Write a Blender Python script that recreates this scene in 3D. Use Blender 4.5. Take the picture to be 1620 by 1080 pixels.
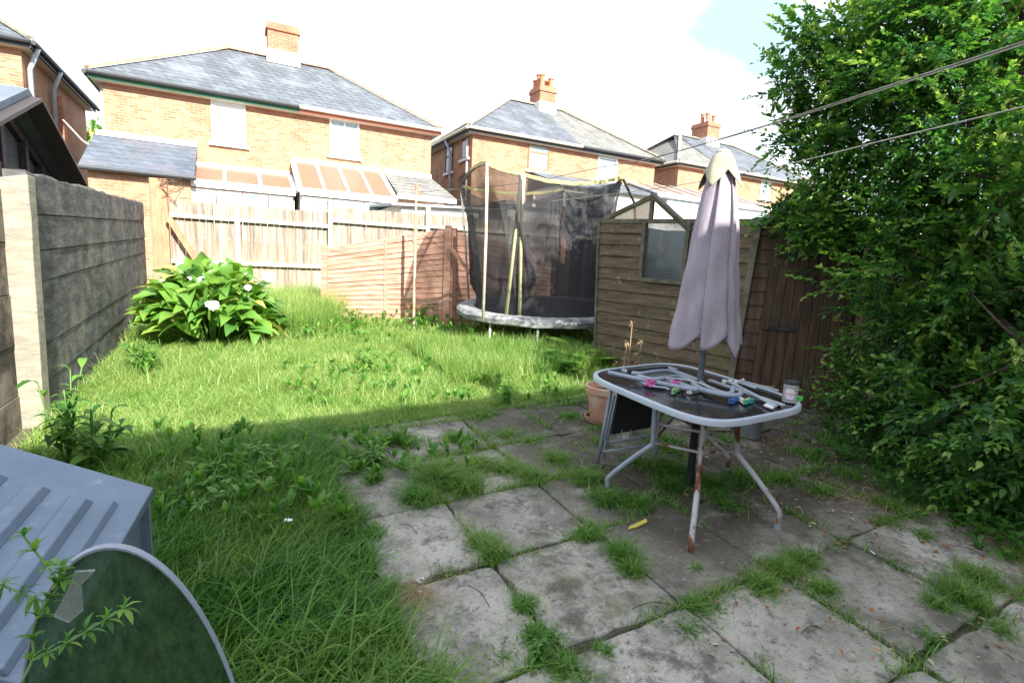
import bpy, bmesh, math, random
import numpy as np
from mathutils import Vector, Matrix
random.seed(11); rng = np.random.default_rng(11)
SC = bpy.context.scene
for o in list(bpy.data.objects): bpy.data.objects.remove(o)
C = SC.collection

# ---------------------------------------------------------------- camera
F = 830.0; PITCH = math.radians(8.3); ROLL = math.radians(2.75); H = 1.7
G1, G2 = .02, .055
AZ = math.radians(28); CA, SA = math.cos(AZ), math.sin(AZ)
ct, st = math.cos(PITCH), math.sin(PITCH)
fw = np.array([0, ct, -st]); dn0 = np.array([0, -st, -ct]); rt0 = np.array([1., 0, 0])
cr, sr = math.cos(ROLL), math.sin(ROLL)
RT = cr*rt0 - sr*dn0; DN = sr*rt0 + cr*dn0
cam = bpy.data.cameras.new("camera"); camo = bpy.data.objects.new("camera", cam); C.objects.link(camo)
camo.matrix_world = Matrix(((RT[0], -DN[0], -fw[0], 0), (RT[1], -DN[1], -fw[1], 0), (RT[2], -DN[2], -fw[2], H), (0, 0, 0, 1)))
def ray_dir(x, y): r = fw + (x-810)/F*RT + (y-540)/F*DN; return tuple(r/np.linalg.norm(r))
cam.sensor_width = 36; cam.lens = F/1620*36; cam.clip_start = .05; cam.clip_end = 2000
SC.camera = camo
# ---------------------------------------------------------------- sky and sun
SUN_AZ = math.radians(33.0)     # to the right of straight behind the camera
SUN_EL = math.radians(35)
sdir = Vector((math.sin(SUN_AZ)*math.cos(SUN_EL), -math.cos(SUN_AZ)*math.cos(SUN_EL), math.sin(SUN_EL)))
W = bpy.data.worlds.new("World"); SC.world = W; W.use_nodes = True
nt = W.node_tree; nt.nodes.clear()
out = nt.nodes.new('ShaderNodeOutputWorld'); bg = nt.nodes.new('ShaderNodeBackground')
sky = nt.nodes.new('ShaderNodeTexSky'); sky.sky_type = 'NISHITA'; sky.sun_disc = False
sky.sun_elevation = SUN_EL; sky.sun_rotation = math.atan2(sdir.x, sdir.y)
sky.air_density = 1.0; sky.dust_density = 2.0; sky.ozone_density = 1.0
tc = nt.nodes.new('ShaderNodeTexCoord'); nz = nt.nodes.new('ShaderNodeTexNoise')
nz.inputs['Scale'].default_value = 1.6; nz.inputs['Detail'].default_value = 6
cmap = nt.nodes.new('ShaderNodeMapping'); cmap.inputs['Scale'].default_value = (1, 1, 2.2); cmap.inputs['Location'].default_value = (.3, .1, 0)
nt.links.new(tc.outputs['Generated'], cmap.inputs['Vector']); nt.links.new(cmap.outputs[0], nz.inputs['Vector'])
rp = nt.nodes.new('ShaderNodeValToRGB'); rp.color_ramp.elements[0].position = .34; rp.color_ramp.elements[1].position = .46
nt.links.new(nz.outputs[0], rp.inputs[0])
mixw = nt.nodes.new('ShaderNodeMixRGB'); mixw.inputs[2].default_value = (4.5, 4.85, 5.5, 1)
nt.links.new(rp.outputs[0], mixw.inputs[0]); nt.links.new(sky.outputs[0], mixw.inputs[1])
gap = ray_dir(1215, -8)
dp = nt.nodes.new('ShaderNodeVectorMath'); dp.operation = 'DOT_PRODUCT'; dp.inputs[1].default_value = gap
nt.links.new(tc.outputs['Generated'], dp.inputs[0])
n2 = nt.nodes.new('ShaderNodeTexNoise'); n2.inputs['Scale'].default_value = 7; n2.inputs['Detail'].default_value = 5; nt.links.new(cmap.outputs[0], n2.inputs['Vector'])
ma = nt.nodes.new('ShaderNodeMath'); ma.operation = 'MULTIPLY_ADD'; ma.inputs[1].default_value = .02; nt.links.new(n2.outputs[0], ma.inputs[0]); nt.links.new(dp.outputs['Value'], ma.inputs[2])
r2 = nt.nodes.new('ShaderNodeMapRange'); r2.inputs['From Min'].default_value = 1.003; r2.inputs['From Max'].default_value = 1.007; nt.links.new(ma.outputs[0], r2.inputs[0])
mixg = nt.nodes.new('ShaderNodeMixRGB'); mixg.inputs[2].default_value = (2.3, 3.3, 3.75, 1); nt.links.new(r2.outputs[0], mixg.inputs[0]); nt.links.new(mixw.outputs[0], mixg.inputs[1])
nt.links.new(mixg.outputs[0], bg.inputs[0]); bg.inputs[1].default_value = .13
nt.links.new(bg.outputs[0], out.inputs[0])
sl = bpy.data.lights.new("sun", 'SUN'); sl.energy = 5.0; sl.angle = math.radians(.5); sl.color = (1, .95, .86)
so = bpy.data.objects.new("sun", sl); C.objects.link(so); so.rotation_euler = sdir.to_track_quat('Z', 'Y').to_euler()
SC.view_settings.view_transform = 'Standard'; SC.view_settings.look = 'None'; SC.view_settings.gamma = 1
SC.view_settings.exposure = 1.42
SC.render.engine = 'CYCLES'

# ---------------------------------------------------------------- pixel / garden coordinates (u along the houses, v away from them)
def ray(x, y): return fw + (x-810)/F*RT + (y-540)/F*DN
def w2u(p): return np.array([p[0]*CA + p[1]*SA, -p[0]*SA + p[1]*CA, p[2]])
def u2w(p): p = np.asarray(p, float); return np.stack([p[..., 0]*CA - p[..., 1]*SA, p[..., 0]*SA + p[..., 1]*CA, p[..., 2]], -1)
def gz(u, v):
    X = u*CA - v*SA; Y = u*SA + v*CA
    return G1*np.clip(X, -30, 30) + G2*np.clip(Y, -4, 30)
def PG(x, y, h=0):
    r = ray(x, y); t = (h-H)/(r[2]-G1*r[0]-G2*r[1]); return w2u(np.array([0, 0, H])+t*r)
def PY(x, y, Y): r = ray(x, y); return w2u(np.array([0, 0, H])+r*Y/r[1])
def PV(x, y, v):
    r = w2u(ray(x, y)); t = v/r[1]; return np.array([0, 0, H])+t*r
def PU(x, y, u):
    r = w2u(ray(x, y)); t = u/r[0]; return np.array([0, 0, H])+t*r
def gp(u, v, h=0): return np.array([u, v, gz(u, v)+h])

# ---------------------------------------------------------------- object helpers
def props(o, label=None, cat=None, group=None, kind=None):
    if label: o['label'] = label
    if cat: o['category'] = cat
    if group: o['group'] = group
    if kind: o['kind'] = kind
    return o
BASE = {}
def thing(name, label, cat, base, group=None):
    o = bpy.data.objects.new(name, None); C.objects.link(o); o.empty_display_size = .1
    o.location = Vector(u2w(np.array(base, float))); o.rotation_euler = (0, 0, AZ)
    BASE[o.name] = np.array(base, float)
    return props(o, label, cat, group)
def link(name, me, parent, base):
    o = bpy.data.objects.new(name, me); C.objects.link(o)
    if parent is not None:
        o.parent = parent; BASE[o.name] = BASE[parent.name]
        if parent.type == 'MESH': pass
    else:
        o.location = Vector(u2w(np.array(base, float))); o.rotation_euler = (0, 0, AZ); BASE[o.name] = np.array(base, float)
    return o
class MB:
    def __init__(s): s.v = []; s.f = []; s.m = []; s.mi = 0
    def poly(s, pts):
        n = len(s.v); s.v += [tuple(map(float, p)) for p in pts]; s.f.append(tuple(range(n, n+len(pts)))); s.m.append(s.mi)
    def add(s, vs, fs):
        n = len(s.v); s.v += [tuple(map(float, p)) for p in vs]
        for f in fs: s.f.append(tuple(n+i for i in f)); s.m.append(s.mi)
    def hexa(s, p): s.add(p, [(0, 3, 2, 1), (4, 5, 6, 7), (0, 1, 5, 4), (1, 2, 6, 5), (2, 3, 7, 6), (3, 0, 4, 7)])
    def box(s, a, b):
        (x0, y0, z0), (x1, y1, z1) = a, b
        s.hexa([(x0, y0, z0), (x1, y0, z0), (x1, y1, z0), (x0, y1, z0), (x0, y0, z1), (x1, y0, z1), (x1, y1, z1), (x0, y1, z1)])
    def beam(s, p, q, w, h, up=(0, 0, 1)):
        p = Vector(p); q = Vector(q); d = (q-p).normalized(); up = Vector(up)
        sd = d.cross(up)
        if sd.length < 1e-4: sd = d.cross(Vector((1, 0, 0)))
        sd.normalize(); u2 = sd.cross(d).normalized()
        a = sd*(w/2); b = u2*(h/2)
        s.hexa([p-a-b, p+a-b, p+a+b, p-a+b, q-a-b, q+a-b, q+a+b, q-a+b])
    def prism(s, pts, ext):
        n = len(pts); e = np.array(ext, float); P = [np.array(p, float) for p in pts]
        s.add(P+[p+e for p in P], [tuple(range(n))[::-1], tuple(range(n, 2*n))]+[(i, (i+1) % n, n+(i+1) % n, n+i) for i in range(n)])
    def tube(s, pts, r, n=8, cap=True):
        P = [Vector(p) for p in pts]; k = len(P); rs = r if hasattr(r, '__len__') else [r]*k
        base = len(s.v); nrm = None
        for i, p in enumerate(P):
            d = (P[min(i+1, k-1)]-P[max(i-1, 0)]).normalized()
            if nrm is None: nrm = d.cross(Vector((0, 0, 1)) if abs(d.z) < .9 else Vector((1, 0, 0))).normalized()
            else: nrm = (nrm-d*nrm.dot(d)).normalized()
            b = d.cross(nrm)
            for j in range(n):
                a = 2*math.pi*j/n; s.v.append(tuple(p+(nrm*math.cos(a)+b*math.sin(a))*rs[i]))
        for i in range(k-1):
            for j in range(n):
                s.f.append((base+i*n+j, base+i*n+(j+1) % n, base+(i+1)*n+(j+1) % n, base+(i+1)*n+j)); s.m.append(s.mi)
        if cap:
            s.f.append(tuple(base+j for j in range(n))[::-1]); s.m.append(s.mi)
            s.f.append(tuple(base+(k-1)*n+j for j in range(n))); s.m.append(s.mi)
    def lathe(s, c, prof, n=24, cap0=True, cap1=True):
        base = len(s.v); k = len(prof)
        for r, z in prof:
            for j in range(n): a = 2*math.pi*j/n; s.v.append((c[0]+r*math.cos(a), c[1]+r*math.sin(a), c[2]+z))
        for i in range(k-1):
            for j in range(n): s.f.append((base+i*n+j, base+i*n+(j+1) % n, base+(i+1)*n+(j+1) % n, base+(i+1)*n+j)); s.m.append(s.mi)
        if cap0: s.f.append(tuple(base+j for j in range(n))[::-1]); s.m.append(s.mi)
        if cap1: s.f.append(tuple(base+(k-1)*n+j for j in range(n))); s.m.append(s.mi)
    def build(s, name, mats, parent=None, base=None, smooth=False, bevel=0, fix=True):
        if base is None and parent is None: base = s.v[0]
        b = BASE[parent.name] if parent is not None else np.array(base, float)
        me = bpy.data.meshes.new(name)
        me.from_pydata([(p[0]-b[0], p[1]-b[1], p[2]-b[2]) for p in s.v], [], s.f)
        for m in (mats if isinstance(mats, (list, tuple)) else [mats]): me.materials.append(m)
        me.polygons.foreach_set('material_index', s.m)
        if fix:
            bm = bmesh.new(); bm.from_mesh(me); bmesh.ops.recalc_face_normals(bm, faces=bm.faces); bm.to_mesh(me); bm.free()
        if smooth:
            me.polygons.foreach_set('use_smooth', [True]*len(me.polygons))
            if smooth == 'auto':
                me.set_sharp_from_angle(angle=math.radians(40))
        me.update()
        o = link(name, me, parent, b)
        if bevel:
            m = o.modifiers.new('bevel', 'BEVEL'); m.width = bevel; m.segments = 2; m.limit_method = 'ANGLE'
        return o
def strips(name, P, m, parent=None, base=None, var=None, smooth=False, kind=None):
    """P: (n,k,w,3) grid patches -> one mesh, attribute var per patch"""
    n, k, w, _ = P.shape
    b = BASE[parent.name] if parent is not None else np.array(base, float)
    V = (P-b).reshape(-1, 3).astype(np.float32)
    idx = np.arange(n*k*w).reshape(n, k, w)
    q = np.stack([idx[:, :-1, :-1], idx[:, :-1, 1:], idx[:, 1:, 1:], idx[:, 1:, :-1]], -1).reshape(-1, 4)
    me = bpy.data.meshes.new(name); me.vertices.add(len(V)); me.vertices.foreach_set('co', V.ravel())
    me.loops.add(q.size); me.loops.foreach_set('vertex_index', q.ravel().astype(np.int32))
    me.polygons.add(len(q)); me.polygons.foreach_set('loop_start', (np.arange(len(q))*4).astype(np.int32))
    me.polygons.foreach_set('loop_total', np.full(len(q), 4, np.int32))
    if smooth: me.polygons.foreach_set('use_smooth', np.ones(len(q), bool))
    if var is None: var = rng.random(n)
    at = me.attributes.new('var', 'FLOAT', 'POINT'); at.data.foreach_set('value', np.repeat(var, k*w).astype(np.float32))
    me.materials.append(m); me.update(); me.validate()
    return link(name, me, parent, b)

# ---------------------------------------------------------------- materials
def newmat(name):
    m = bpy.data.materials.new(name); m.use_nodes = True; t = m.node_tree
    return m, t, t.nodes['Principled BSDF']
def N(t, ty, **k):
    n = t.nodes.new(ty)
    for a, b in k.items():
        if a in n.inputs: n.inputs[a].default_value = b
        else: setattr(n, a, b)
    return n
def noisemat(name, cols, scale=4, rough=.7, bump=0., stretch=(1, 1, 1), spec=.3, metal=0., detail=8, pos=(.3, .7), stain=None, bscale=None, coord='Object'):
    m, t, p = newmat(name); L = t.links.new
    tcn = N(t, 'ShaderNodeTexCoord'); mp = N(t, 'ShaderNodeMapping'); mp.inputs['Scale'].default_value = stretch
    L(tcn.outputs[coord], mp.inputs[0])
    n = N(t, 'ShaderNodeTexNoise', Scale=scale, Detail=detail, Roughness=.62); L(mp.outputs[0], n.inputs[0])
    r = N(t, 'ShaderNodeValToRGB'); cr_ = r.color_ramp
    while len(cr_.elements) < len(cols): cr_.elements.new(.5)
    for i, c in enumerate(cols):
        cr_.elements[i].position = pos[0]+(pos[1]-pos[0])*i/max(1, len(cols)-1); cr_.elements[i].color = (*c, 1)
    L(n.outputs[0], r.inputs[0]); col = r.outputs[0]
    if stain:
        for sc, lo, hi, cc in stain:
            n2 = N(t, 'ShaderNodeTexNoise', Scale=sc, Detail=7, Roughness=.7); L(tcn.outputs[coord], n2.inputs[0])
            r2 = N(t, 'ShaderNodeValToRGB'); r2.color_ramp.elements[0].position = lo; r2.color_ramp.elements[1].position = hi
            L(n2.outputs[0], r2.inputs[0]); mx = N(t, 'ShaderNodeMixRGB'); mx.inputs[2].default_value = (*cc, 1)
            L(r2.outputs[0], mx.inputs[0]); L(col, mx.inputs[1]); col = mx.outputs[0]
    L(col, p.inputs['Base Color']); p.inputs['Roughness'].default_value = rough; p.inputs['Metallic'].default_value = metal
    p.inputs['Specular IOR Level'].default_value = spec
    if bump:
        n3 = N(t, 'ShaderNodeTexNoise', Scale=bscale or scale*3, Detail=8, Roughness=.7); L(mp.outputs[0], n3.inputs[0])
        b = N(t, 'ShaderNodeBump', Strength=bump, Distance=.02); L(n3.outputs[0], b.inputs['Height']); L(b.outputs[0], p.inputs['Normal'])
    return m
def leafmat(name, cols, trans=.35, rough=.45, spec=.4, patch=None):
    m, t, p = newmat(name); L = t.links.new
    a = N(t, 'ShaderNodeAttribute', attribute_name='var'); r = N(t, 'ShaderNodeValToRGB'); e = r.color_ramp
    while len(e.elements) < len(cols): e.elements.new(.5)
    for i, c in enumerate(cols): e.elements[i].position = i/(len(cols)-1); e.elements[i].color = (*c, 1)
    L(a.outputs['Fac'], r.inputs[0]); col = r.outputs[0]
    if patch:
        tcn = N(t, 'ShaderNodeTexCoord'); n2 = N(t, 'ShaderNodeTexNoise', Scale=patch[0], Detail=3); L(tcn.outputs['Object'], n2.inputs[0])
        r2 = N(t, 'ShaderNodeValToRGB'); r2.color_ramp.elements[0].position = .42; r2.color_ramp.elements[1].position = .62
        L(n2.outputs[0], r2.inputs[0]); mx = N(t, 'ShaderNodeMixRGB', blend_type='MIX'); mx.inputs[2].default_value = (*patch[1], 1)
        sc = N(t, 'ShaderNodeMath', operation='MULTIPLY'); sc.inputs[1].default_value = .6; L(r2.outputs[0], sc.inputs[0])
        L(sc.outputs[0], mx.inputs[0]); L(col, mx.inputs[1]); col = mx.outputs[0]
    L(col, p.inputs['Base Color']); p.inputs['Roughness'].default_value = rough; p.inputs['Specular IOR Level'].default_value = spec
    tr = N(t, 'ShaderNodeBsdfTranslucent'); hs = N(t, 'ShaderNodeHueSaturation', Saturation=1.1, Value=1.5); L(col, hs.inputs['Color']); L(hs.outputs[0], tr.inputs[0])
    mx = N(t, 'ShaderNodeMixShader'); mx.inputs[0].default_value = trans
    L(p.outputs[0], mx.inputs[1]); L(tr.outputs[0], mx.inputs[2]); L(mx.outputs[0], t.nodes['Material Output'].inputs[0])
    return m
def brickmat(name, c1, c2, mortar, bw=.225, rh=.075, ms=.009, rough=.85, sx=1., tint=None):
    m, t, p = newmat(name); L = t.links.new
    tcn = N(t, 'ShaderNodeTexCoord'); sp = N(t, 'ShaderNodeSeparateXYZ'); L(tcn.outputs['Object'], sp.inputs[0])
    ad = N(t, 'ShaderNodeMath', operation='ADD'); L(sp.outputs[0], ad.inputs[0]); L(sp.outputs[1], ad.inputs[1])
    cb = N(t, 'ShaderNodeCombineXYZ'); L(ad.outputs[0], cb.inputs[0]); L(sp.outputs[2], cb.inputs[1])
    b = N(t, 'ShaderNodeTexBrick', Scale=1.0); b.inputs['Brick Width'].default_value = bw; b.inputs['Row Height'].default_value = rh
    b.inputs['Mortar Size'].default_value = ms; b.inputs['Mortar Smooth'].default_value = .2; b.inputs['Bias'].default_value = -.1
    b.inputs['Color1'].default_value = (*c1, 1); b.inputs['Color2'].default_value = (*c2, 1); b.inputs['Mortar'].default_value = (*mortar, 1)
    L(cb.outputs[0], b.inputs[0])
    n = N(t, 'ShaderNodeTexNoise', Scale=1.3, Detail=8, Roughness=.7); L(tcn.outputs['Object'], n.inputs[0])
    mx = N(t, 'ShaderNodeMixRGB', blend_type='OVERLAY'); mx.inputs[0].default_value = .55; L(b.outputs[0], mx.inputs[1]); L(n.outputs[0], mx.inputs[2])
    col = mx.outputs[0]
    if tint:
        n2 = N(t, 'ShaderNodeTexNoise', Scale=tint[0], Detail=8, Roughness=.75); L(tcn.outputs['Object'], n2.inputs[0])
        r2 = N(t, 'ShaderNodeValToRGB'); r2.color_ramp.elements[0].position = .5; r2.color_ramp.elements[1].position = .68
        L(n2.outputs[0], r2.inputs[0]); m2 = N(t, 'ShaderNodeMixRGB'); m2.inputs[2].default_value = (*tint[1], 1); L(r2.outputs[0], m2.inputs[0]); L(col, m2.inputs[1]); col = m2.outputs[0]
    L(col, p.inputs['Base Color']); p.inputs['Roughness'].default_value = rough; p.inputs['Specular IOR Level'].default_value = .2
    bp = N(t, 'ShaderNodeBump', Strength=.5, Distance=.01); L(b.outputs['Fac'], bp.inputs['Height']); bp.invert = True; L(bp.outputs[0], p.inputs['Normal'])
    return m
def seethru(name, col, alpha, rough=.9, spec=.1, weave=0):
    m, t, p = newmat(name); L = t.links.new
    p.inputs['Base Color'].default_value = (*col, 1); p.inputs['Roughness'].default_value = rough; p.inputs['Specular IOR Level'].default_value = spec
    tr = N(t, 'ShaderNodeBsdfTransparent'); mx = N(t, 'ShaderNodeMixShader'); mx.inputs[0].default_value = alpha
    if weave:
        tcn = N(t, 'ShaderNodeTexCoord'); n = N(t, 'ShaderNodeTexNoise', Scale=weave, Detail=4); L(tcn.outputs['Object'], n.inputs[0])
        mr = N(t, 'ShaderNodeMapRange'); mr.inputs['To Min'].default_value = alpha-.15; mr.inputs['To Max'].default_value = min(1, alpha+.15)
        mr.inputs['From Min'].default_value = .3; mr.inputs['From Max'].default_value = .7
        L(n.outputs[0], mr.inputs[0]); L(mr.outputs[0], mx.inputs[0])
    L(tr.outputs[0], mx.inputs[1]); L(p.outputs[0], mx.inputs[2]); L(mx.outputs[0], t.nodes['Material Output'].inputs[0])
    return m
def plain(name, col, rough=.6, spec=.4, metal=0.): return noisemat(name, [tuple(c*.88 for c in col), tuple(min(1, c*1.1) for c in col)], scale=9, rough=rough, spec=spec, metal=metal)

M = {}
M['brick'] = brickmat('brick', (.36, .16, .085), (.46, .255, .15), (.34, .29, .23), tint=(2.2, (.48, .33, .2)))
M['brick_red'] = brickmat('brick_red', (.36, .13, .07), (.46, .19, .10), (.38, .28, .22))
M['slate'] = brickmat('slate', (.10, .115, .135), (.15, .168, .19), (.045, .048, .055), bw=.26, rh=.15, ms=.01, rough=.75, tint=(1.3, (.17, .19, .215)))
M['slate_old'] = brickmat('slate_old', (.15, .155, .155), (.23, .225, .21), (.07, .07, .07), bw=.26, rh=.13, ms=.012, rough=.85, tint=(2.0, (.24, .23, .19)))
M['slate_dark'] = brickmat('slate_dark', (.09, .11, .14), (.12, .145, .18), (.05, .055, .07), bw=.26, rh=.14, ms=.007, rough=.7, tint=(.7, (.15, .14, .165)))
M['ridge'] = noisemat('ridge_tile', [(.22, .2, .17), (.42, .38, .28)], 6, .85, .3)
M['ridge_red'] = noisemat('ridge_tile_red', [(.42, .2, .13), (.55, .36, .26)], 6, .85, .3)
M['green_trim'] = plain('green_trim', (.04, .16, .09), .5)
M['dark_trim'] = plain('dark_trim', (.04, .045, .05), .5)
M['red_trim'] = plain('red_trim', (.45, .15, .09), .5)
M['cream_trim'] = plain('cream_trim', (.62, .58, .48), .5)
M['white'] = noisemat('white_upvc', [(.72, .73, .73), (.82, .82, .80)], 5, .4)
M['render'] = noisemat('white_render', [(.62, .60, .55), (.78, .76, .72)], 3, .8, .2)
M['lilac_stone'] = noisemat('painted_stone', [(.55, .50, .52), (.68, .62, .62)], 8, .8)
M['glass'] = noisemat('window_glass', [(.16, .23, .27), (.40, .52, .56)], 1.2, .08, spec=1.0)  # pale cyan base colour carries the reflected sky
M['glass_dark'] = noisemat('window_glass_dark', [(.05, .06, .07), (.16, .18, .19)], 1.5, .08, spec=.8)
M['curtain'] = noisemat('drawn_white_blind', [(.68, .70, .70), (.8, .8, .78)], 3, .7)
M['roof_sheet'] = seethru('roof_sheet', (.30, .19, .13), .6, .35, .4)
M['wood_brown'] = noisemat('stained_wood', [(.22, .11, .05), (.36, .2, .1)], 6, .6, .2, (1, 1, .2))
M['pipe'] = plain('grey_pipe', (.42, .46, .5), .5)
M['black_timber'] = noisemat('black_timber', [(.03, .028, .03), (.075, .065, .07)], 6, .6, .2, (8, 8, .6))
M['chimney_pot'] = noisemat('chimney_pot', [(.42, .17, .09), (.55, .26, .15)], 8, .8)
M['concrete_wall'] = noisemat('weathered_concrete', [(.045, .044, .044), (.10, .10, .10), (.20, .195, .185)], 3.2, .92, .8, (1, 1, 2.5), stain=[(1.1, .52, .72, (.22, .21, .18)), (2.4, .62, .72, (.08, .11, .05)), (14, .62, .72, (.27, .26, .23))], pos=(.3, .72))
M['concrete_post'] = noisemat('pale_concrete', [(.22, .20, .16), (.38, .35, .28)], 5, .92, .6, (1, 1, 3), stain=[(3, .55, .75, (.22, .22, .2)), (16, .63, .7, (.15, .15, .14))])
M['fence_grey'] = noisemat('weathered_boards', [(.14, .10, .075), (.28, .235, .185), (.43, .39, .32)], 2.2, .9, .35, (9, 9, .5), stain=[(1.2, .55, .75, (.32, .33, .24))], pos=(.32, .68))
M['fence_rail'] = noisemat('pale_rail', [(.36, .32, .23), (.52, .48, .37)], 7, .9, .3)
M['fence_red'] = noisemat('red_stained_boards', [(.36, .16, .11), (.48, .26, .19), (.56, .38, .31)], 3, .85, .35, (1, 1, 7), stain=[(1.5, .56, .8, (.5, .36, .27))])
M['post_red'] = noisemat('red_stained_post', [(.36, .16, .09), (.52, .29, .18)], 4, .85, .4, (5, 5, .8), stain=[(2, .55, .8, (.4, .38, .3))])
M['shed'] = noisemat('mossy_shed_boards', [(.065, .05, .032), (.13, .095, .065), (.21, .13, .095)], 3.5, .9, .5, (.8, .8, 6), stain=[(1.7, .54, .72, (.12, .12, .05)), (6, .60, .70, (.36, .27, .22)), (30, .62, .7, (.4, .36, .3))])
M['shed_dark'] = noisemat('dark_shed_boards', [(.045, .032, .022), (.085, .052, .036), (.13, .085, .06)], 3, .85, .3, (6, 6, .7), stain=[(2.2, .58, .7, (.09, .09, .05))])
M['shed_frame'] = noisemat('aged_shed_frame', [(.075, .07, .048), (.18, .165, .12)], 8, .9, .3)
M['felt'] = noisemat('roof_felt', [(.02, .02, .02), (.06, .06, .06)], 10, .9, .3)
M['acrylic'] = seethru('cloudy_acrylic', (.10, .12, .125), .62, .08, .9, 3)
M['soil'] = noisemat('soil', [(.05, .04, .028), (.10, .08, .055), (.13, .11, .08)], 5, .98, .6, stain=[(1.6, .5, .62, (.07, .10, .03)), (30, .6, .68, (.18, .14, .1))])
M['litter'] = noisemat('dead_leaves', [(.22, .1, .05), (.42, .3, .16)], 6, .8)

def slabmat():
    m, t, p = newmat('old_concrete_slabs'); L = t.links.new
    tcn = N(t, 'ShaderNodeTexCoord'); a = N(t, 'ShaderNodeAttribute', attribute_name='var')
    n = N(t, 'ShaderNodeTexNoise', Scale=2.2, Detail=10, Roughness=.65); L(tcn.outputs['Object'], n.inputs[0])
    r = N(t, 'ShaderNodeValToRGB'); e = r.color_ramp; e.elements.new(.5); e.elements.new(.6)
    for i, (po, c) in enumerate([(.3, (.13, .12, .098)), (.40, (.24, .225, .19)), (.52, (.36, .34, .295)), (.70, (.47, .445, .39))]): e.elements[i].position = po; e.elements[i].color = (*c, 1)
    ad = N(t, 'ShaderNodeMath', operation='MULTIPLY_ADD'); ad.inputs[1].default_value = .14; L(a.outputs['Fac'], ad.inputs[0]); sb = N(t, 'ShaderNodeMath', operation='SUBTRACT'); sb.inputs[1].default_value = .05
    L(n.outputs[0], ad.inputs[2]); L(ad.outputs[0], sb.inputs[0]); L(sb.outputs[0], r.inputs[0]); col = r.outputs[0]
    sp_ = N(t, 'ShaderNodeSeparateXYZ'); L(tcn.outputs['Object'], sp_.inputs[0])
    def stain(scale, lo, hi, c, rough=.75, fac=1., gate=None):
        nonlocal col
        n2 = N(t, 'ShaderNodeTexNoise', Scale=scale, Detail=9, Roughness=rough); L(tcn.outputs['Object'], n2.inputs[0])
        r2 = N(t, 'ShaderNodeValToRGB'); r2.color_ramp.elements[0].position = lo; r2.color_ramp.elements[1].position = hi; L(n2.outputs[0], r2.inputs[0])
        f = N(t, 'ShaderNodeMath', operation='MULTIPLY'); f.inputs[1].default_value = fac; L(r2.outputs[0], f.inputs[0])
        mx = N(t, 'ShaderNodeMixRGB'); mx.inputs[2].default_value = (*c, 1); L(f.outputs[0], mx.inputs[0]); L(col, mx.inputs[1]); col = mx.outputs[0]
    # trodden soil and algae in the corner towards the tree and under the table
    def mr(o, a, b_):
        q = N(t, 'ShaderNodeMapRange', interpolation_type='SMOOTHSTEP'); q.inputs['From Min'].default_value = a; q.inputs['From Max'].default_value = b_; L(o, q.inputs[0]); return q.outputs[0]
    def op(k, x_, y_):
        q = N(t, 'ShaderNodeMath', operation=k); L(x_, q.inputs[0]); L(y_, q.inputs[1]); return q.outputs[0]
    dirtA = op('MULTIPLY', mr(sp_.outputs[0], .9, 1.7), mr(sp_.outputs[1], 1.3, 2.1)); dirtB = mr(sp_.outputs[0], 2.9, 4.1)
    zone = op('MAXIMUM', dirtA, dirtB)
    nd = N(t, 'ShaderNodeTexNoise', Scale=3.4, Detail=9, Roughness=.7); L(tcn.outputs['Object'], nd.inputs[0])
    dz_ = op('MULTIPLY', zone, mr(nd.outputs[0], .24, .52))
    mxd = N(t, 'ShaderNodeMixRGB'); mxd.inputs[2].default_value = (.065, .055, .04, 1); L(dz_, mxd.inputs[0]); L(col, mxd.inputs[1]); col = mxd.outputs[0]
    stain(3.1, .50, .66, (.10, .092, .08), fac=.9)
    stain(1.7, .54, .66, (.085, .10, .035), fac=.8)
    stain(5.5, .54, .64, (.10, .09, .075), fac=.85)
    stain(.9, .5, .6, (.12, .115, .09), fac=.6)
    stain(26, .58, .66, (.44, .43, .41), fac=.5)
    stain(40, .55, .63, (.07, .065, .06), fac=.75)
    stain(12, .57, .62, (.11, .10, .085), fac=.7)
    stain(90, .55, .7, (.12, .12, .11), fac=.6)
    L(col, p.inputs['Base Color']); p.inputs['Roughness'].default_value = .93; p.inputs['Specular IOR Level'].default_value = .25
    n3 = N(t, 'ShaderNodeTexNoise', Scale=22, Detail=10, Roughness=.75); L(tcn.outputs['Object'], n3.inputs[0])
    b = N(t, 'ShaderNodeBump', Strength=.8, Distance=.012); L(n3.outputs[0], b.inputs['Height']); L(b.outputs[0], p.inputs['Normal'])
    return m
M['slab'] = slabmat()
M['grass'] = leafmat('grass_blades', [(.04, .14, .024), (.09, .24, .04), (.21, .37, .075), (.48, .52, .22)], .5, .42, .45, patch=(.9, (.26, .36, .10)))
M['weed'] = leafmat('weed_leaves', [(.04, .14, .028), (.10, .25, .04), (.24, .40, .075)], .45)
M['lily'] = leafmat('lily_leaves', [(.05, .15, .028), (.13, .28, .045), (.26, .42, .07), (.48, .44, .12)], .3, .35, .5)
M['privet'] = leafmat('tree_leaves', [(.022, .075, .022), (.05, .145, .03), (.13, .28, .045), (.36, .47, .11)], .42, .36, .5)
M['straw'] = leafmat('dry_stalks', [(.25, .17, .10), (.42, .30, .18)], .2, .7)
M['petal'] = leafmat('white_petals', [(.75, .76, .7), (.85, .85, .8)], .2, .5)
M['bark'] = noisemat('bark', [(.05, .035, .025), (.14, .11, .08)], 8, .95, .6, (1, 1, .3))
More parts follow.
